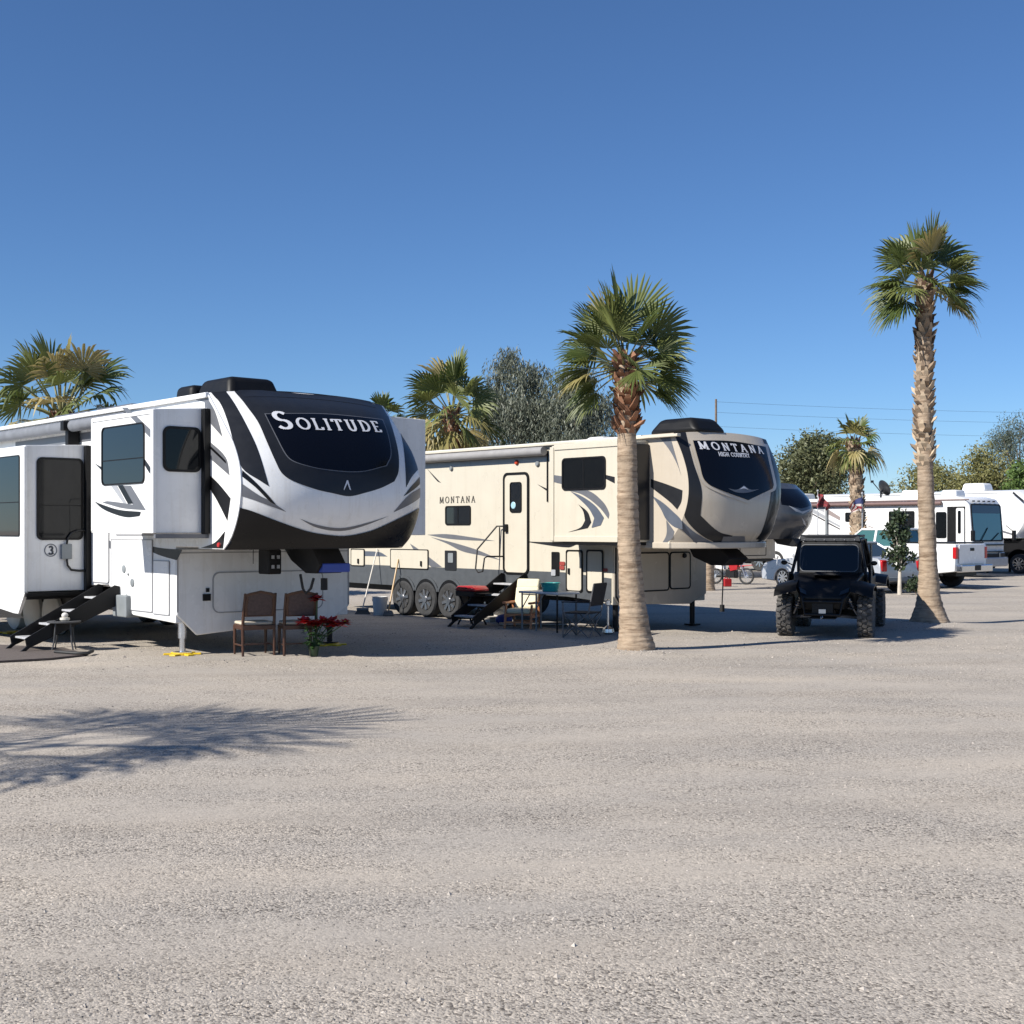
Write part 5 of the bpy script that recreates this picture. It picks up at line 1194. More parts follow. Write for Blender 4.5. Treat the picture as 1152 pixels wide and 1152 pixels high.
def pickup(label, x, y, hd, paint, glass):
    p = thing('pickup_truck', label, 'pickup truck', (x, y, 0), hd)
    low_body(p, [(-2.85, .55), (-2.86, 1.34), (-2.84, 1.40), (-.85, 1.40), (-.80, 1.32), (1.3, 1.28), (2.45, 1.22), (2.75, 1.1), (2.82, .6), (2.75, .45)], .48, (1.85, -1.75), .50, 1.0, paint, tum=.03)
    mb = MB(); mb.box((-1.85, 0, 1.43), (1.9, 1.9, .035)); mb.build('bed_cover', black_trim, p, bevel=.01)
    cabin(p, -.78, -.62, .55, 1.25, 1.28, 1.84, .90, .72, glass, paint, (.0,))
    for x_ in (-1.75, 1.85):
        for y_ in (-.86, .86): road_wheel(p, x_, y_, .41, .27, alu)
    for y_ in (-.93, .93):
        mb = MB(); mb.box((-2.83, y_ * .985, 1.12), (.12, .16, .36)); mb.build('tail_light', red_lens, p, bevel=.02)
        mb = MB(); mb.box((2.74, y_ * .85, .98), (.14, .32, .22)); mb.build('headlight', chrome, p, bevel=.03)
        mb = MB(); mb.box((.95, y_ * 1.15, 1.42), (.1, .2, .26)); mb.build('mirror', black_trim, p, bevel=.03)
    mb = MB(); mb.prism(rrect(-.80, .78, .80, 1.37, .04), 0, .03, lambda u, v, h: (-2.865 - h, u, v)); tg = mb.build('tailgate', paint, p, bevel=.008)
    mb = MB(); mb.prism(rrect(-.12, 1.18, .12, 1.27, .02), .03, .045, lambda u, v, h: (-2.865 - h, u, v)); mb.build('handle', black_trim, tg)
    mb = MB(); mb.box((-2.98, 0, .64), (.22, 1.95, .22)); bp = mb.build('bumper', chrome, p, bevel=.03)
    mb = MB(); mb.box((-3.10, 0, .66), (.02, .32, .16)); mb.build('licence_plate', black_trim, bp)
    mb = MB(); mb.box((-.2, 0, .50), (5.0, 1.3, .2)); mb.build('chassis', black_metal, p)
    return p
pickup('white pickup truck with a red tail light, parked in front of the motorhome', 12.3, 42.1, heading(-.68, .73), white_paint, green_glass)
fw_ = wht.f
px_, py_ = wht.world(3.0, 1.25); pickup('black pickup truck with bright wheels under the nose of the rightmost white trailer', px_, py_, math.atan2(fw_[1], fw_[0]), black_paint, car_glass)

# ================================================================== motorhome
moh = Rig('motorhome', 'long white motorhome with a teal windscreen and striped side, behind the white pickup', 17.5, 49.1, 41, 2.45, None)
moh.o['category'] = 'motorhome'
MH = 3.12; wsg = mat('teal_windscreen', (.05, .17, .19), .05, spec=.7); visor = mat('sun_visor_band', (.01, .013, .035), .1)
mb = MB(); mb.prism([(-12.6, .42), (-.25, .42), (0, .55), (.02, 1.35), (-.10, 2.75), (-.30, 3.02), (-.7, MH), (-12.6, MH)], 0, moh.W, lambda u, v, h: (u, h, v)); mb.build('body', white, moh.o, bevel=.05, smooth=40)
fmh = lambda u, v, h: (.035 - (v - 1.4) * .088 + h, u, v)
mb = MB(); mb.prism(rrect(.14, 1.42, 2.28, 2.78, .1), -.03, .0, fmh); wsn = mb.build('windscreen', wsg, moh.o)
mb = MB(); mb.prism(rrect(.14, 2.46, 2.28, 2.78, .1), .001, .006, fmh); mb.build('visor_band', visor, wsn)
mb = MB(); ringprism(mb, rrect(.09, 1.37, 2.33, 2.83, .12), rrect(.15, 1.43, 2.27, 2.77, .1), -.02, .012, fmh); mb.build('frame', black_trim, wsn)
mb = MB(); mb.bar(fmh(.6, 1.4, .03), fmh(1.2, 1.9, .02), .025, .02); mb.bar(fmh(1.4, 1.4, .03), fmh(2.0, 1.7, .02), .025, .02); mb.build('wiper', black_trim, wsn)
mb = MB(); mb.box((.06, 1.21, 1.24), (.1, 2.2, .05)); mb.box((.08, 1.21, .98), (.1, 2.3, .03)); mb.build('grille_line', charcoal, moh.o)
mb = MB(); mb.box((.10, 1.21, .58), (.22, 2.44, .36)); mb.build('bumper', mat('grey_bumper', (.42, .43, .44), .4, var=.08), moh.o, bevel=.05)
mb = MB(); mb.box((.1, 1.21, .82), (.06, 1.3, .16)); mb.build('grille', charcoal, moh.o, bevel=.01)
for w in (.3, 2.12): mb = MB(); mb.box((.08, w, .84), (.08, .4, .2)); mb.build('headlight', chrome, moh.o, bevel=.02)
mb = MB(); pass
for k in range(5): mb = MB(); mb.box((-.16, .45 + .38 * k, 2.93), (.06, .1, .05)); mb.build('marker_lamp', black_trim, moh.o)
for w in (-.05, moh.W + .05):
    sg = -1 if w < 1 else 1
    mb = MB(); mb.bar((.05, w, 2.0), (.25, w + sg * .25, 1.75), .03, .03); mb.box((.25, w + sg * .28, 1.6), (.1, .18, .4)); mb.build('mirror', black_trim, moh.o, bevel=.03)
fs_ = lambda u, v, h: (u, -h, v)
da, db = moh.side(1067, 605)[0], moh.side(1086, 605)[0]
mb = MB(); mb.prism([(da - .05, .85), (db, .85), (db, 2.72), (da - .05, 2.72)], 0, .012, fs_); dw = mb.build('doorway', black_trim, moh.o)
mb = MB(); mb.prism(rrect(da + .34, .9, db - .03, 2.66, .06), .013, .04, fs_); ed = mb.build('entry_door', white, dw, bevel=.01)
mb = MB(); mb.prism(rrect(da + .42, 1.68, db - .16, 2.56, .05), .041, .05, fs_); mb.build('door_window', tinted, ed)
da2, db2 = moh.side(1053, 600)[0], moh.side(1065, 600)[0]
mb = MB(); mb.prism(rrect(da2, 1.5, db2, 2.52, .08), 0, .02, fs_); mb.build('window', tinted, moh.o)
moh.side_window(1000, 575, 1029, 594, 0, .06, .03); moh.side_window(951, 576.5, 964, 587, 0, .05, .03)
mb = MB(); mb.cyl((-10.3, -.1, 2.86), (-1.2, -.1, 2.86), .075, n=14); mb.build('awning_roller', mat('maroon_awning', (.17, .105, .095), .6, var=.1), moh.o, smooth=40)
mb = MB(); mb.box((-6.3, -.012, 2.98), (12.4, .024, .05)); mb.build('gutter', mat('brown_trim', (.16, .11, .10), .5), moh.o)
bst = mat('brown_stripe', (.30, .25, .24), .4); dst = mat('dark_stripe', (.05, .045, .05), .4)
V5 = lambda L: [(890 + x * .10417, 530 + y * .10417) for x, y in L]
for L_, m_ in (([(215, 362), (360, 375), (360, 445), (215, 385)], lightgrey_film), ([(405, 415), (530, 495), (530, 535), (405, 470)], bst), ([(215, 448), (366, 528), (366, 545), (215, 462)], dst), ([(405, 555), (530, 622), (530, 634), (405, 572)], dst), ([(405, 520), (530, 588), (530, 610), (405, 545)], lightgrey_film), ([(820, 618), (905, 658), (890, 668), (820, 632)], dst), ([(830, 585), (1000, 655), (980, 655), (830, 595)], bst), ([(215, 395), (366, 480), (366, 520), (215, 440)], lightgrey_film)):
    moh.side_decal(V5(L_), m_, 'stripe')
xx = moh.side(931, 600)[0]; mb = MB(); mb.box((xx, -.06, 1.75), (.08, .1, 2.2)); mb.build('awning_arm', grey_plastic, moh.o)
for x, m_, nme in ((-11.2, white, 'air_conditioner'), (-3.0, white, 'air_conditioner'), (-1.4, white, 'roof_vent'), (-8.5, roof_white, 'roof_vent')):
    mb = MB(); mb.box((x, 1.1, MH + .14), (1.1 if 'air' in nme else .7, .75, .32 if 'air' in nme else .26), taper=(.85, .9)); mb.build(nme, m_, moh.o, bevel=.05, smooth=40)
for x in (-2.6, -9.2, -10.1): moh.wheel(x, .12, .46, .28, tyre_mat, alu); moh.wheel(x, moh.W - .12, .46, .28, tyre_mat, alu)
mb = MB(); mb.box((-6.2, 1.2, .42), (12.0, 1.9, .2)); mb.build('chassis', black_metal, moh.o)
dx, dy = moh.world(-6.3, 1.2); dz = MH
sd_ = thing('satellite_dish', 'dark satellite dish on the motorhome roof right of the small distant palm', 'satellite dish', (at(991, dy), dy, MH), R(20))
mb = MB(); mb.lathe([(.01, .0), (.18, .03), (.30, .09), (.36, .15), (.35, .16), (.28, .10), (.16, .045), (.005, .015)], (0.05, 0, .42), 24, Matrix.Rotation(R(65), 3, 'Y') @ Matrix.Identity(3)); mb.build('dish', charcoal, sd_, smooth=50)
mb = MB(); mb.cyl((0, 0, 0), (0, 0, .35), .04); mb.bar((-.0, 0, .3), (.12, 0, .42), .06, .06); mb.box((0, 0, .02), (.4, .4, .04)); mb.build('mast', charcoal, sd_)
mb = MB(); mb.bar((.1, 0, .2), (-.42, 0, .72), .03, .03); mb.box((-.44, 0, .74), (.1, .08, .1)); mb.build('feed_arm', charcoal, sd_)

# ================================================================== dirt bike, fuel can, flags, pole
db_ = thing('dirt_bike', 'red and white dirt bike parked under the nose of the beige trailer', 'dirt bike', (at(822, 43.4), 43.4, 0), R(-35)); db_.scale = (.8, .8, .8)
red_p = mat('red_plastic', (.36, .012, .016), .3, var=.08); white_p = mat('white_plastic', (.75, .75, .74), .35)
for x, r in ((.72, .34), (-.70, .32)):
    mb = MB(); ring = [(x + r * math.cos(2 * math.pi * k / 28), 0, r + .01 + r * math.sin(2 * math.pi * k / 28)) for k in range(29)]
    mb.tube([(p[0] * .0 + x + (p[0] - x) * .9, 0, r + .01 + (p[2] - r - .01) * .9) for p in ring], .045, 8, cap=False); t = mb.build('wheel', tyre_mat, db_, smooth=60)
    mb = MB(); [mb.bar((x, 0, r), (x + math.cos(a) * r * .85, 0, r + math.sin(a) * r * .85), .012, .012) for a in [2 * math.pi * k / 14 for k in range(14)]]; mb.cyl((x, -.06, r), (x, .06, r), .06); mb.tube([(x + r * .82 * math.cos(2 * math.pi * k / 24), 0, r + r * .82 * math.sin(2 * math.pi * k / 24)) for k in range(25)], .018, 6, cap=False); mb.build('rim', alu, t)
mb = MB(); mb.tube([(.72, -.09, .34), (.42, -.09, 1.0)], .028); mb.tube([(.72, .09, .34), (.42, .09, 1.0)], .028); mb.build('fork', alu, db_)
mb = MB(); mb.tube([(.40, -.4, 1.08), (.44, -.15, 1.05), (.44, .15, 1.05), (.40, .4, 1.08)], .02); mb.build('handlebar', black_metal, db_)
mb = MB(); mb.prism([(-.9, .92), (-.35, .86), (.1, .90), (.15, .96), (-.4, .94), (-.92, .98)], -.1, .1, lambda u, v, h: (u, h, v)); mb.build('seat', black_trim, db_, bevel=.02)
mb = MB(); mb.prism([(-1.05, .90), (-.4, .80), (-.3, .87), (-1.05, .95)], -.09, .09, lambda u, v, h: (u, h, v)); mb.prism([(.35, .72), (1.02, .80), (1.0, .83), (.38, .80)], -.09, .09, lambda u, v, h: (u, h, v)); mb.prism([(.05, .55), (.35, .62), (.42, .92), (.15, .98), (-.05, .85)], -.16, .16, lambda u, v, h: (u, h, v)); mb.build('fairing', red_p, db_, bevel=.02)
mb = MB(); mb.prism([(-.62, .66), (-.25, .62), (-.3, .82), (-.66, .84)], -.13, .13, lambda u, v, h: (u, h, v)); mb.prism([(.47, .84), (.6, .88), (.5, 1.06), (.42, 1.04)], -.1, .1, lambda u, v, h: (u, h, v)); mb.build('number_plate', white_p, db_, bevel=.01)
mb = MB(); mb.box((.02, 0, .45), (.42, .24, .36)); mb.bar((-.1, 0, .34), (-.70, 0, .32), .05, .1); mb.bar((-.1, 0, .7), (-.1, .18, .35), .06, .06); mb.build('engine', black_metal, db_, bevel=.03)
fc = thing('fuel_can', 'red fuel can on the ground beside the dirt bike', 'fuel can', (at(818, 41.6), 41.6, 0), .3); fc.scale = (.75, .75, .75)
mb = MB(); mb.prism(rrect(-.17, 0, .17, .34, .05), -.11, .11, lambda u, v, h: (u, h, v)); mb.build('body', red_p, fc, bevel=.02); mb = MB(); mb.cyl((.1, 0, .33), (.16, 0, .48), .02); mb.build('spout', black_trim, fc); mb = MB(); mb.tube([(-.12, 0, .33), (-.1, 0, .39), (.0, 0, .39), (.03, 0, .33)], .018); mb.build('handle', red_p, fc)
flag_red = mat('red_cloth', (.22, .025, .03), .8, var=.25); flag_pale = mat('pale_cloth', (.5, .45, .42), .8); flag_blue = mat('blue_cloth', (.03, .04, .12), .8)
def flag(label, x, y, zt, pts, L, drop, stripes=5, seed=1):
    o = thing('flag', label, 'flag', (x, y, 0), 0, 'flags on poles')
    mb = MB(); mb.cyl((0, 0, 0), (0, 0, zt), .02, .015); mb.ball((0, 0, zt + .03), .04); mb.build('pole', lightgrey_film, o)
    mb = MB(); nu, nv = 10, 12
    for j in range(nv):
        for i in range(nu):
            def P(i, j):
                u, v = i / nu, j / nv
                return (L * u * (1 - .15 * v) + .05 * math.sin(v * 5 + u * 6), .07 * math.sin(u * 11 + v * 3 + seed), zt - .08 - v * drop * (1 - .55 * u) - u * u * drop * .75)
            mb.m = 2 if seed == 2 and i / nu < .42 and j < nv * .45 else (j // 2) % 2
            mb.add([P(i, j), P(i + 1, j), P(i + 1, j + 1), P(i, j + 1)], [(0, 1, 2, 3)])
    mb.build('cloth', [flag_red, flag_pale if seed == 2 else mat('dull_red_cloth', (.12, .03, .035), .8), flag_blue], o, smooth=60, fix=False)
flag('dark red flag hanging limp on a thin pole left of the small distant palm', at(920, 45), 45, zat(553, 45), None, .42, .5, seed=1)
flag('striped flag hanging against the trunk of the small distant palm', at(970, 42.5), 42.5, zat(556, 42.5), None, -.42, .5, seed=2)
up_ = thing('utility_pole', 'thin utility pole far behind the beige trailer nose', 'utility pole', (at(805.5, 110), 110, 0))
mb = MB(); mb.cyl((0, 0, 0), (0, 0, zat(449, 110)), .14, .09, 10); mb.build('pole', wood, up_);
for k, (dz_, lab) in enumerate(((0, 'topmost of the thin overhead wires running right from the far utility pole'), (-.9, 'middle one of the thin overhead wires running right from the far utility pole'), (-2.1, 'lowest of the thin overhead wires running right from the far utility pole'))):
    mb = MB(); z0 = zat(452, 110) + dz_; mb.tube([(at(805.5, 110) + 70 * t, 110 + 6 * t, z0 - 3.0 * t * (1 - t)) for t in [i / 20 for i in range(21)]], .009, 5)
    tag(mb.build('overhead_wire', wire_black, smooth=60), lab, 'overhead wire', 'overhead wires')

# ================================================================== things around the white trailer
chair_wood = mat('dark_chair_wood', (.065, .028, .016), .4, var=.25, vscale=14); chair_cloth = mat('brown_chair_back', (.085, .06, .055), .85, var=.2, vscale=30); seat_cloth = mat('cream_seat', (.55, .48, .38), .85, var=.1, vscale=30, bump=.2)
def dining_chair():
    o = thing('dining_chair', 'wooden dining chair with a cream seat, left of the two at the white trailer', 'chair', (0, 0, 0), 0, 'wooden dining chairs under the white trailer nose')
    w = .235
    for sg in (-1, 1):   # local y forward
        mb = MB(); mb.tube([(sg * w, -.21, 0), (sg * w, -.20, .44), (sg * w * .98, -.24, .7), (sg * w * .96, -.30, .92)], [.019, .024, .022, .02], 8); mb.build('leg', chair_wood, o, smooth=50)
        mb = MB(); mb.tube([(sg * w, .22, 0), (sg * w, .215, .2), (sg * w, .21, .43)], [.016, .022, .027], 8); mb.build('leg', chair_wood, o, smooth=50)
    mb = MB(); mb.box((0, .0, .42), (.50, .47, .07)); mb.build('seat_frame', chair_wood, o, bevel=.012)
    mb = MB(); mb.prism(rrect(-.245, -.20, .245, .25, .06), .455, .50, lambda u, v, h: (u, v, h)); mb.build('seat', seat_cloth, o, bevel=.022, smooth=40, seg=3)
    fb_ = lambda u, v, h: (u, -.235 - (v - .6) * .22 + h, v)
    top = [(-.21, .58), (.21, .58), (.225, .75), (.21, .86), (.225, .91), (.15, .935), (.07, .95), (0, .965), (-.07, .95), (-.15, .935), (-.225, .91), (-.21, .86), (-.225, .75)]
    inn = [(u * .84, .60 if i < 2 else .58 + (v - .58) * .90) for i, (u, v) in enumerate(top)]
    mb = MB(); ringprism(mb, top, inn, -.02, .02, fb_); mb.build('back_frame', chair_wood, o, bevel=.006)
    mb = MB(); mb.prism([(u * 1.01, v + (.004 if i > 1 else -.004)) for i, (u, v) in enumerate(inn)], -.012, .014, fb_); mb.build('backrest', chair_cloth, o, bevel=.004)
    mb = MB(); mb.bar((-w, 0, .16), (w, 0, .16), .022, .022); [mb.bar((s * w, -.2, .16), (s * w, .21, .16), .02, .02) for s in (-1, 1)]; mb.build('stretcher', chair_wood, o)
    return o
c1 = dining_chair(); c1.location = (-3.80, 19.02, 0); c1.rotation_euler.z = R(28)
c2 = copy_tree(c1); c2['label'] = 'wooden dining chair right behind the red flowers, right of the two at the white trailer'; c2.location = (-3.18, 19.12, 0); c2.rotation_euler.z = R(20)
# poinsettias
red_petal = leafmat('red_petal', (.35, .008, .012), (.62, .02, .03), .45, .2); green_leaf = leafmat('green_stem_leaf', (.02, .06, .015), (.07, .14, .04), .45, .2)
fl = thing('flower_pot', 'bunch of red artificial poinsettias standing in a small pot by the dining chairs', 'flowers', (-2.90, 18.85, 0))
rg = random.Random(5)
mb = MB(); mb.lathe([(.05, 0), (.06, .01), (.085, .15), (.08, .155), (.07, .14)], n=18); mb.build('pot', mat('green_pot', (.03, .06, .03), .4), fl, smooth=40)
stems = MB(); lv_ = MB()
heads = [(-.13, -.05, .50, .15), (.08, .02, .46, .12), (.24, .05, .48, .15), (.34, -.06, .46, .14), (.05, .02, .83, .12), (.46, .04, .48, .10), (.15, -.05, .51, .13), (-.02, .0, .48, .1)]
for hx, hy, hz, hr in heads:
    stems.tube([(hx * .1, hy * .1, .1), (hx * .35, hy * .4, .28), (hx, hy, hz)], .008, 5)
    mb = MB()
    for ly in range(3):
        for k in range(10):
            a = 2 * math.pi * (k + .5 * ly) / 10 + rg.uniform(-.2, .2); L_ = 1.25 * hr * (1 - .2 * ly) * rg.uniform(.85, 1.15); el = R(5 + 25 * ly + rg.uniform(-12, 12)); dv = Vector((math.cos(a) * math.cos(el), math.sin(a) * math.cos(el) - .35, math.sin(el))).normalized(); sv = Vector((-math.sin(a), math.cos(a), 0)); c_ = Vector((hx, hy, hz))
            mb.add([c_, c_ + dv * L_ * .5 + sv * L_ * .34, c_ + dv * L_ + Vector((0, 0, -.02)), c_ + dv * L_ * .5 - sv * L_ * .34], [(0, 1, 2, 3)]); mb.tint.append(rg.random())
    bl = mb.build('flower', red_petal, fl, tint=True, fix=False)
    mb = MB(); [mb.ball((hx + rg.uniform(-.012, .012), hy - .03 + rg.uniform(-.01, .01), hz + .03), .009, n=6, m=4) for _ in range(5)]; mb.build('flower_centre', yellow_plastic, bl)
stems.build('stem', mat('green_stem', (.03, .08, .02), .5), fl)
for k in range(120):
    t = rg.random(); a = rg.uniform(0, 6.28); c_ = Vector((math.cos(a) * .12 * (t + .3), math.sin(a) * .08, .12 + .33 * t)); dv = Vector((math.cos(a), math.sin(a) - .2, rg.uniform(-.6, .5))).normalized(); sv = dv.cross(Vector((0, 0, 1))).normalized(); L_ = rg.uniform(.08, .15)
    lv_.add([c_, c_ + dv * L_ * .5 + sv * L_ * .25, c_ + dv * L_, c_ + dv * L_ * .5 - sv * L_ * .25], [(0, 1, 2, 3)]); lv_.tint.append(rg.random())
lv_.build('leaf', green_leaf, fl, tint=True, fix=False)
# yellow jack pads
def jack_pad():
    o = thing('jack_pad', 'yellow star shaped jack pad under the near front leg of the white trailer', 'jack pad', (0, 0, 0), 0, 'yellow jack pads')
    mb = MB(); mb.lathe([(.15, 0), (.15, .03), (.13, .035)], n=20); mb.build('disc', yellow_plastic, o)
    for k in range(6):
        a = R(60 * k + 12); mb = MB(); mb.box((math.cos(a) * .19, math.sin(a) * .19, .013), (.16, .10, .026), Matrix.Rotation(a, 3, 'Z')); mb.build('foot', yellow_plastic, o, bevel=.008)
    return o
j1 = jack_pad(); x, y = sol.world(-.12, .16); j1.location = (x, y, float(gz(x, y)))
j2 = copy_tree(j1); j2['label'] = 'yellow jack pad in the shade right of the red flowers'; x, y = sol.world(-.12, 2.72); j2.location = (x, y, float(gz(x, y)))
j3 = copy_tree(j1); j3['label'] = 'yellow jack pad at the left edge behind the black entry steps'; x, y = gnd(17, 712); j3.location = (x, y, float(gz(x, y)))
# small table, cup, brown sheet, hose
st = thing('side_table', 'small dark folding table beside the black steps of the white trailer', 'table', (-6.82, 19.62, 0), .2)
tm_ = mat('dark_table', (.06, .06, .062), .45, var=.15)
mb = MB(); mb.lathe([(.24, .435), (.25, .44), (.25, .455), (.24, .46)], n=28); mb.build('table_top', tm_, st, smooth=40)
for k in range(4):
    a = R(45 + 90 * k); mb = MB(); mb.tube([(math.cos(a) * .15, math.sin(a) * .15, .435), (math.cos(a) * .18, math.sin(a) * .18, .15), (math.cos(a) * .22, math.sin(a) * .22, 0)], .012, 7); mb.build('leg', tm_, st, smooth=50)
cu = thing('covered_bowl', 'small pale round jar on the dark folding table', 'jar', (-6.80, 19.6, .46))
mb = MB(); mb.lathe([(.055, 0), (.075, .02), (.07, .05), (.05, .055)], n=18); mb.build('bowl', mat('pale_ceramic', (.62, .58, .5), .4), cu, smooth=40); mb = MB(); mb.ball((0, 0, .085), .05, 1, 1, .9); mb.build('lid', mat('pale_lid', (.66, .63, .58), .4), cu, smooth=60)
brown_m = mat('flat_brown', (.105, .085, .075), .95, var=.2, vscale=30, bump=.3, bscale=200)
mp_ = [gnd(-150, 757), gnd(0, 746), gnd(55, 743), gnd(98, 738.5), gnd(72, 731), gnd(0, 727.5), gnd(-150, 725)]  # outline of a flat brown patch laid on the gravel
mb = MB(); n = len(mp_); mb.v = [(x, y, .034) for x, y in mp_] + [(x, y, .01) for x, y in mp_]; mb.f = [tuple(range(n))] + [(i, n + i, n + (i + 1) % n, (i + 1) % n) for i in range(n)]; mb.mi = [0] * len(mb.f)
tag(mb.build('brown_sheet', brown_m), 'flat brown sheet on the gravel below the black steps at the left edge', 'mat')
x0, y0 = gnd(94, 739); x1_, y1_ = gnd(104, 736.5)
mb = MB(); mb.tube([(x0 - .5, y0 + .25, .05), (x0 - .1, y0, .05), (x0 + .05, y0 + .03, .05), (x1_, y1_, .055)], .028, 8); tag(mb.build('hose', wire_black, smooth=60), 'short black hose end lying at the corner of the brown sheet', 'hose')

# ================================================================== things along the beige trailer
def ml(px, w): return mon.side(px, 650, w)[0]
def mworld(px, w, s=None): return mon.world(ml(px, w) if s is None else s, w)
bx, by = mworld(427.5, -.42)
bk = thing('bucket', 'white plastic bucket standing between the broom and the trailer wheels', 'bucket', (bx, by, 0))
mb = MB(); mb.lathe([(.135, 0), (.14, .01), (.165, .38), (.172, .385), (.172, .40), (.155, .40), (.13, .03)], n=24); mb.build('pail', vinyl_white, bk, smooth=40)
mb = MB(); mb.tube([(.17 * math.cos(a), -.02, .36 - .16 * math.sin(a)) for a in [math.pi * k / 10 for k in range(11)]], .006, 5); mb.build('handle', grey_plastic, bk)
bx, by = mworld(408, -.55)
br = thing('broom', 'push broom with a pale handle leaning on the beige trailer left of the bucket', 'broom', (bx, by, 0))
ex, ey = mworld(424.5, -.03); mb = MB(); mb.tube([(0, 0, .13), (ex - bx, ey - by, 1.42)], .014, 8); mb.build('handle', mat('pale_handle', (.6, .56, .5), .5), br)
mb = MB(); mb.add([(-.17, -.05, 0), (.17, -.05, 0), (.17, .05, 0), (-.17, .05, 0), (-.12, -.03, .09), (.12, -.03, .09), (.12, .03, .09), (-.12, .03, .09)], [(0, 1, 2, 3), (4, 5, 6, 7), (0, 1, 5, 4), (1, 2, 6, 5), (2, 3, 7, 6), (3, 0, 4, 7)]); mb.build('bristles', mat('bristle', (.16, .14, .12), .95, bump=.5, bscale=80), br); mb = MB(); mb.box((0, 0, .115), (.26, .08, .05)); mb.build('head', grey_plastic, br, bevel=.01)
bx, by = mworld(437, -.45)
mo = thing('wooden_handled_mop', 'mop with a yellow wooden handle leaning on the trailer beside the wheels', 'mop', (bx, by, 0)); ex, ey = mworld(448, -.03)
mb = MB(); mb.tube([(0, 0, .1), (ex - bx, ey - by, 1.20)], .018, 8); mb.build('handle', mat('varnished_wood', (.46, .29, .12), .45, var=.15), mo); mb = MB(); mb.box((0, 0, .06), (.26, .10, .12), taper=(.6, .6)); mb.build('mop_head', mat('grey_cotton', (.2, .19, .18), .95, var=.3, bump=.6), mo, bevel=.02)
# red camp stove on a stand
gx, gy = mworld(531, -.75)
gr_ = thing('camp_grill', 'portable grill with a red lid on a black folding stand, left of the entry steps', 'grill', (gx, gy, 0), R(-49))
mb = MB(); mb.prism([(-.30, .66), (.30, .66), (.28, .72), (.20, .76), (-.20, .76), (-.28, .72)], -.2, .2, lambda u, v, h: (u, h, v)); ld = mb.build('lid', red_p, gr_, bevel=.03, smooth=40)
mb = MB(); mb.tube([(-.12, -.22, .72), (-.12, -.25, .73), (.12, -.25, .73), (.12, -.22, .72)], .01, 6); mb.build('handle', black_trim, ld)
mb = MB(); mb.box((0, 0, .61), (.56, .38, .10)); mb.box((.38, 0, .62), (.16, .3, .02)); mb.build('firebox', black_metal, gr_, bevel=.015)
for sg in (-1, 1): mb = MB(); mb.bar((sg * .24, -.16, .0), (-sg * .2, -.16, .58), .025, .025); mb.bar((sg * .24, .16, .0), (-sg * .2, .16, .58), .025, .025); mb.build('leg', black_metal, gr_)
# garden glider chair with cream cushion
gx, gy = gnd(592, 704.5)
gx, gy = mon.world(-1.88, -.52)
gl_ = thing('garden_chair', 'garden chair with a cream cushion and orange wooden frame behind the folding table', 'chair', (gx, gy, 0), R(-22)); gl_.scale = (.86, .8, .80)
ow = mat('orange_wood', (.55, .22, .10), .5, var=.15); cc = mat('cream_cushion', (.70, .64, .46), .8, var=.06, bump=.25, bscale=20)
for sg in (-1, 1):
    mb = MB(); mb.bar((sg * .30, -.30, 0), (sg * .30, -.22, .56), .045, .045); mb.bar((sg * .30, .32, 0), (sg * .30, .22, .56), .045, .045); mb.bar((sg * .30, -.3, .28), (sg * .30, .3, .28), .04, .05); mb.build('leg', ow, gl_, bevel=.006)
    mb = MB(); mb.box((sg * .30, -.02, .60), (.085, .68, .05)); mb.build('armrest', ow, gl_, bevel=.015)
mb = MB(); mb.bar((-.3, -.26, .15), (.3, -.26, .15), .04, .04); mb.bar((-.3, .28, .15), (.3, .28, .15), .04, .04); mb.box((0, 0, .33), (.56, .56, .04)); mb.build('seat_frame', ow, gl_)
mb = MB(); mb.box((0, -.02, .41), (.54, .56, .12)); mb.build('seat_cushion', cc, gl_, bevel=.045, smooth=40, seg=3)
Mb = Matrix.Rotation(R(-16), 3, 'X')
mb = MB(); mb.box((0, .30, .70), (.54, .11, .52), Mb); mb.box((0, .41, 1.02), (.53, .13, .24), Mb); mb.build('back_cushion', cc, gl_, bevel=.045, smooth=40, seg=3)
mb = MB(); mb.bar((-.25, .33, .35), (-.25, .49, 1.05), .04, .04); mb.bar((.25, .33, .35), (.25, .49, 1.05), .04, .04); mb.build('back_frame', ow, gl_)
# folding table with teal basin
tx, ty = mon.world(-1.08, -.58)
ft = thing('folding_table', 'folding table with a pale top carrying a teal basin', 'table', (tx, ty, 0), R(-49)); ft.scale = (.86, .9, 1)
mb = MB(); mb.box((0, 0, .70), (1.22, .62, .04)); mb.build('table_top', mat('pale_table_top', (.62, .62, .62), .4, var=.05), ft, bevel=.012)
for x_ in (-.55, -.10, .55):
    for y_ in (-.26, .26):
        if x_ == -.10 and y_ > 0: continue
        mb = MB(); mb.bar((x_, y_, 0), (x_, y_, .68), .026, .026); mb.build('leg', grey_plastic if x_ < .5 else black_metal, ft)
mb = MB(); mb.bar((-.55, -.26, .40), (-.3, -.26, .67), .016, .016); mb.bar((-.10, -.26, .40), (.12, -.26, .67), .016, .016); mb.bar((-.55, -.26, .66), (-.1, -.26, .66), .02, .02); mb.build('brace', grey_plastic, ft)
tb = thing('wash_basin', 'teal plastic basin on the folding table', 'basin', (*mon.world(mon.side(619, 660, -.62)[0], -.62), .722))
mb = MB(); mb.lathe([(.13, 0), (.14, .005), (.175, .145), (.19, .15), (.19, .16), (.165, .155), (.125, .015)], n=26); mb.build('bowl', mat('teal_plastic', (.02, .33, .31), .35, var=.05), tb, smooth=40)
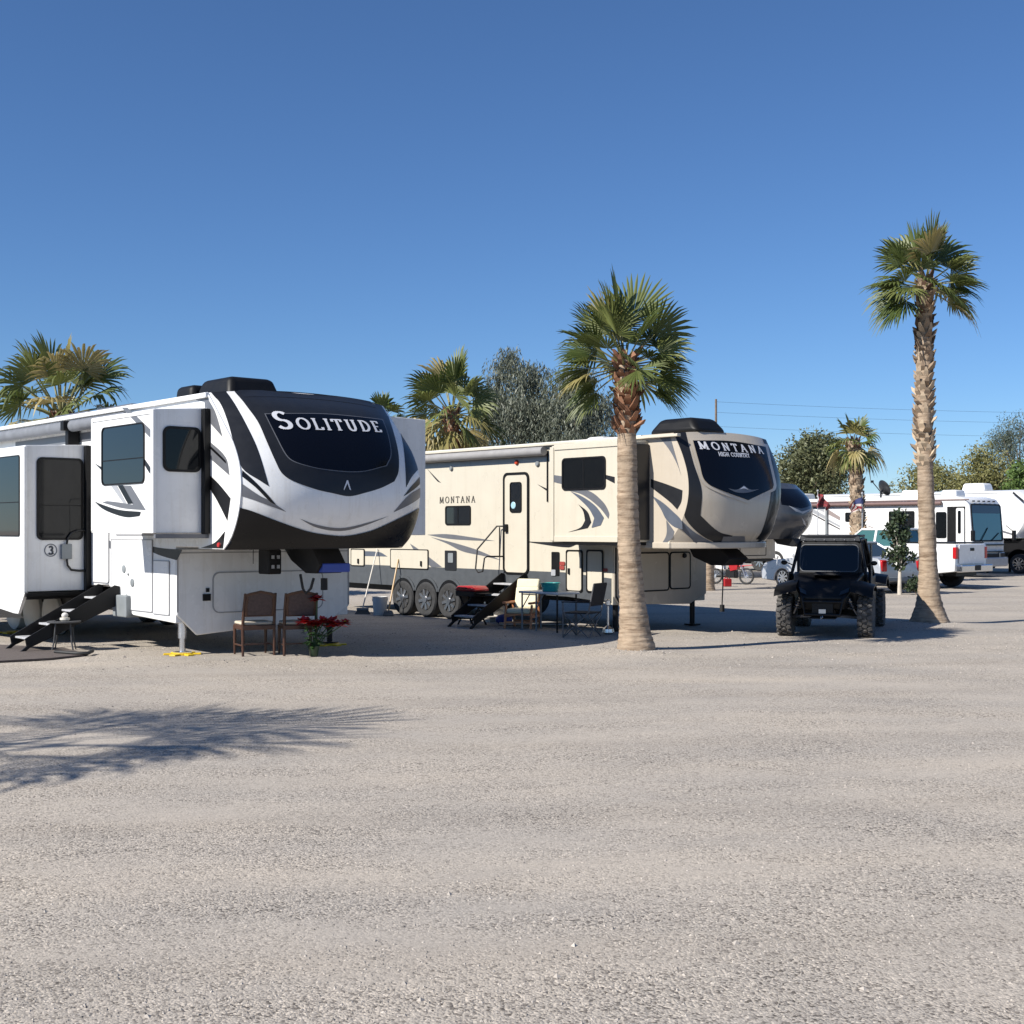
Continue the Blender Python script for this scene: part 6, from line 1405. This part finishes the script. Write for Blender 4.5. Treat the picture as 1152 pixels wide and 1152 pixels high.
# black camp chair
kx, ky = mon.world(mon.side(655, 690, -1.05)[0], -1.05)
kc = thing('camp_chair', 'black folding camp chair seen from the side at the end of the folding table', 'chair', (kx, ky, 0), R(62))
kf = mat('black_canvas', (.015, .015, .018), .8, var=.3, bump=.3); km = mat('grey_tube', (.12, .12, .125), .4)
for sg in (-1, 1):
    mb = MB(); mb.tube([(sg * .26, .24, 0), (sg * .26, -.24, .44)], .011, 6); mb.tube([(sg * .26, -.24, 0), (sg * .26, .24, .44)], .011, 6); mb.build('leg', km, kc)
    mb = MB(); mb.tube([(sg * .26, -.24, .44), (sg * .27, -.34, .92)], .012, 6); mb.tube([(sg * .26, .24, 0), (sg * .27, .24, .60)], .012, 6); mb.build('back_post', km, kc)
    mb = MB(); mb.box((sg * .27, -.02, .61), (.06, .56, .02)); mb.build('armrest', kf, kc, bevel=.006)
mb = MB(); mb.tube([(-.26, -.24, 0), (.26, -.24, .40)], .01, 6); mb.tube([(.26, -.24, 0), (-.26, -.24, .40)], .01, 6); mb.tube([(-.26, .24, 0), (.26, .24, .40)], .01, 6); mb.tube([(.26, .24, 0), (-.26, .24, .40)], .01, 6); mb.build('cross_brace', km, kc)
mb = MB(); mb.box((0, 0, .42), (.50, .48, .025)); mb.build('seat', kf, kc, bevel=.008); mb = MB(); mb.box((0, -.30, .74), (.52, .03, .40), Matrix.Rotation(R(12), 3, 'X')); mb.build('backrest', kf, kc, bevel=.01)
# clutter beside the steps
gx, gy = gnd(567, 702)
mb = MB(); mb.ball((0, 0, .09), .17, 1, .8, .62, 14, 9); bg = mb.build('blue_bag', mat('blue_bag_cloth', (.02, .05, .30), .6, var=.2, bump=.6, bscale=14), smooth=60); bg.location = (gx, gy, 0); tag(bg, 'crumpled blue bag on the ground beside the garden chair', 'bag')
gx, gy = gnd(562, 696)
mb = MB(); mb.ball((0, 0, .10), .13, 1, .9, 1.0, 12, 8); mb.ball((.05, 0, .22), .07, 1, 1, 1.0, 10, 6); wb = mb.build('white_bag', mat('white_bag_plastic', (.68, .67, .64), .5, bump=.8, bscale=12), smooth=60); wb.location = (gx, gy, 0); tag(wb, 'knotted white plastic bag on the ground under the beige trailer steps', 'bag')
gx, gy = gnd(556, 700)
mb = MB(); mb.box((0, 0, .05), (.34, .26, .10), taper=(.95, .95)); mb.box((0, 0, .105), (.36, .28, .02)); cb = mb.build('shoe_box', mat('pale_card', (.5, .45, .38), .8, var=.1), bevel=.006); cb.location = (gx, gy, 0); cb.rotation_euler.z = .5; tag(cb, 'flat pale cardboard box on the ground at the foot of the beige trailer steps', 'box')
gx, gy = gnd(617, 703)
mb = MB(); mb.box((0, 0, .012), (1.9, .7, .024)); gm = mb.build('ground_mat', mat('pale_ground_mat', (.42, .38, .34), .9, var=.2, vscale=12)); gm.location = (gx, gy, .02); gm.rotation_euler.z = R(-2); tag(gm, 'pale mat on the ground under the folding table', 'mat')
gx, gy = mworld(684, -.35)
mb = MB(); mb.lathe([(.05, 0), (.11, .04), (.105, .1), (.02, .16), (.02, .5), (.05, .52), (.05, .6), (.02, .62)], n=16); hy = mb.build('water_spigot', alu, smooth=40); hy.location = (gx, gy, 0); tag(hy, 'grey metal utility post beside the camp chair at the front palm', 'utility post')

# ================================================================== light, sky, camera
w = bpy.data.worlds.new('World'); SC.world = w; w.use_nodes = True
nt = w.node_tree; bg_ = nt.nodes['Background']; sky = nt.nodes.new('ShaderNodeTexSky'); sky.sky_type = 'NISHITA'; sky.sun_disc = False
sky.sun_elevation = SUN_EL; sky.sun_rotation = SKYROT; sky.altitude = 1000; sky.air_density = 1.0; sky.dust_density = 0; sky.ozone_density = 10
nt.links.new(sky.outputs['Color'], bg_.inputs['Color']); bg_.inputs['Strength'].default_value = SKYSTR
su = bpy.data.lights.new('sun', 'SUN'); su.energy = SUNSTR; su.angle = R(.5); su.color = (1.0, .955, .88)
so = bpy.data.objects.new('sun', su); C.objects.link(so)
dl = Vector((-SUN_AZ.x * math.cos(SUN_EL), -SUN_AZ.y * math.cos(SUN_EL), -math.sin(SUN_EL))); so.rotation_euler = dl.to_track_quat('-Z', 'Y').to_euler()
cam = bpy.data.cameras.new('camera'); co = bpy.data.objects.new('camera', cam); C.objects.link(co)
cam.sensor_width = 36; cam.lens = 36 * FPX / 1152; cam.shift_y = 19 / 1152; cam.clip_end = 4000; cam.clip_start = .1
co.location = (0, 0, EYE); co.rotation_euler = (R(90), 0, 0); SC.camera = co
SC.view_settings.view_transform = 'Standard'; SC.view_settings.look = 'None'; SC.view_settings.gamma = 1; SC.view_settings.exposure = EXPO
SC.cycles.max_bounces = 6; SC.cycles.diffuse_bounces = 1; SC.cycles.transparent_max_bounces = 8; SC.cycles.use_denoising = True
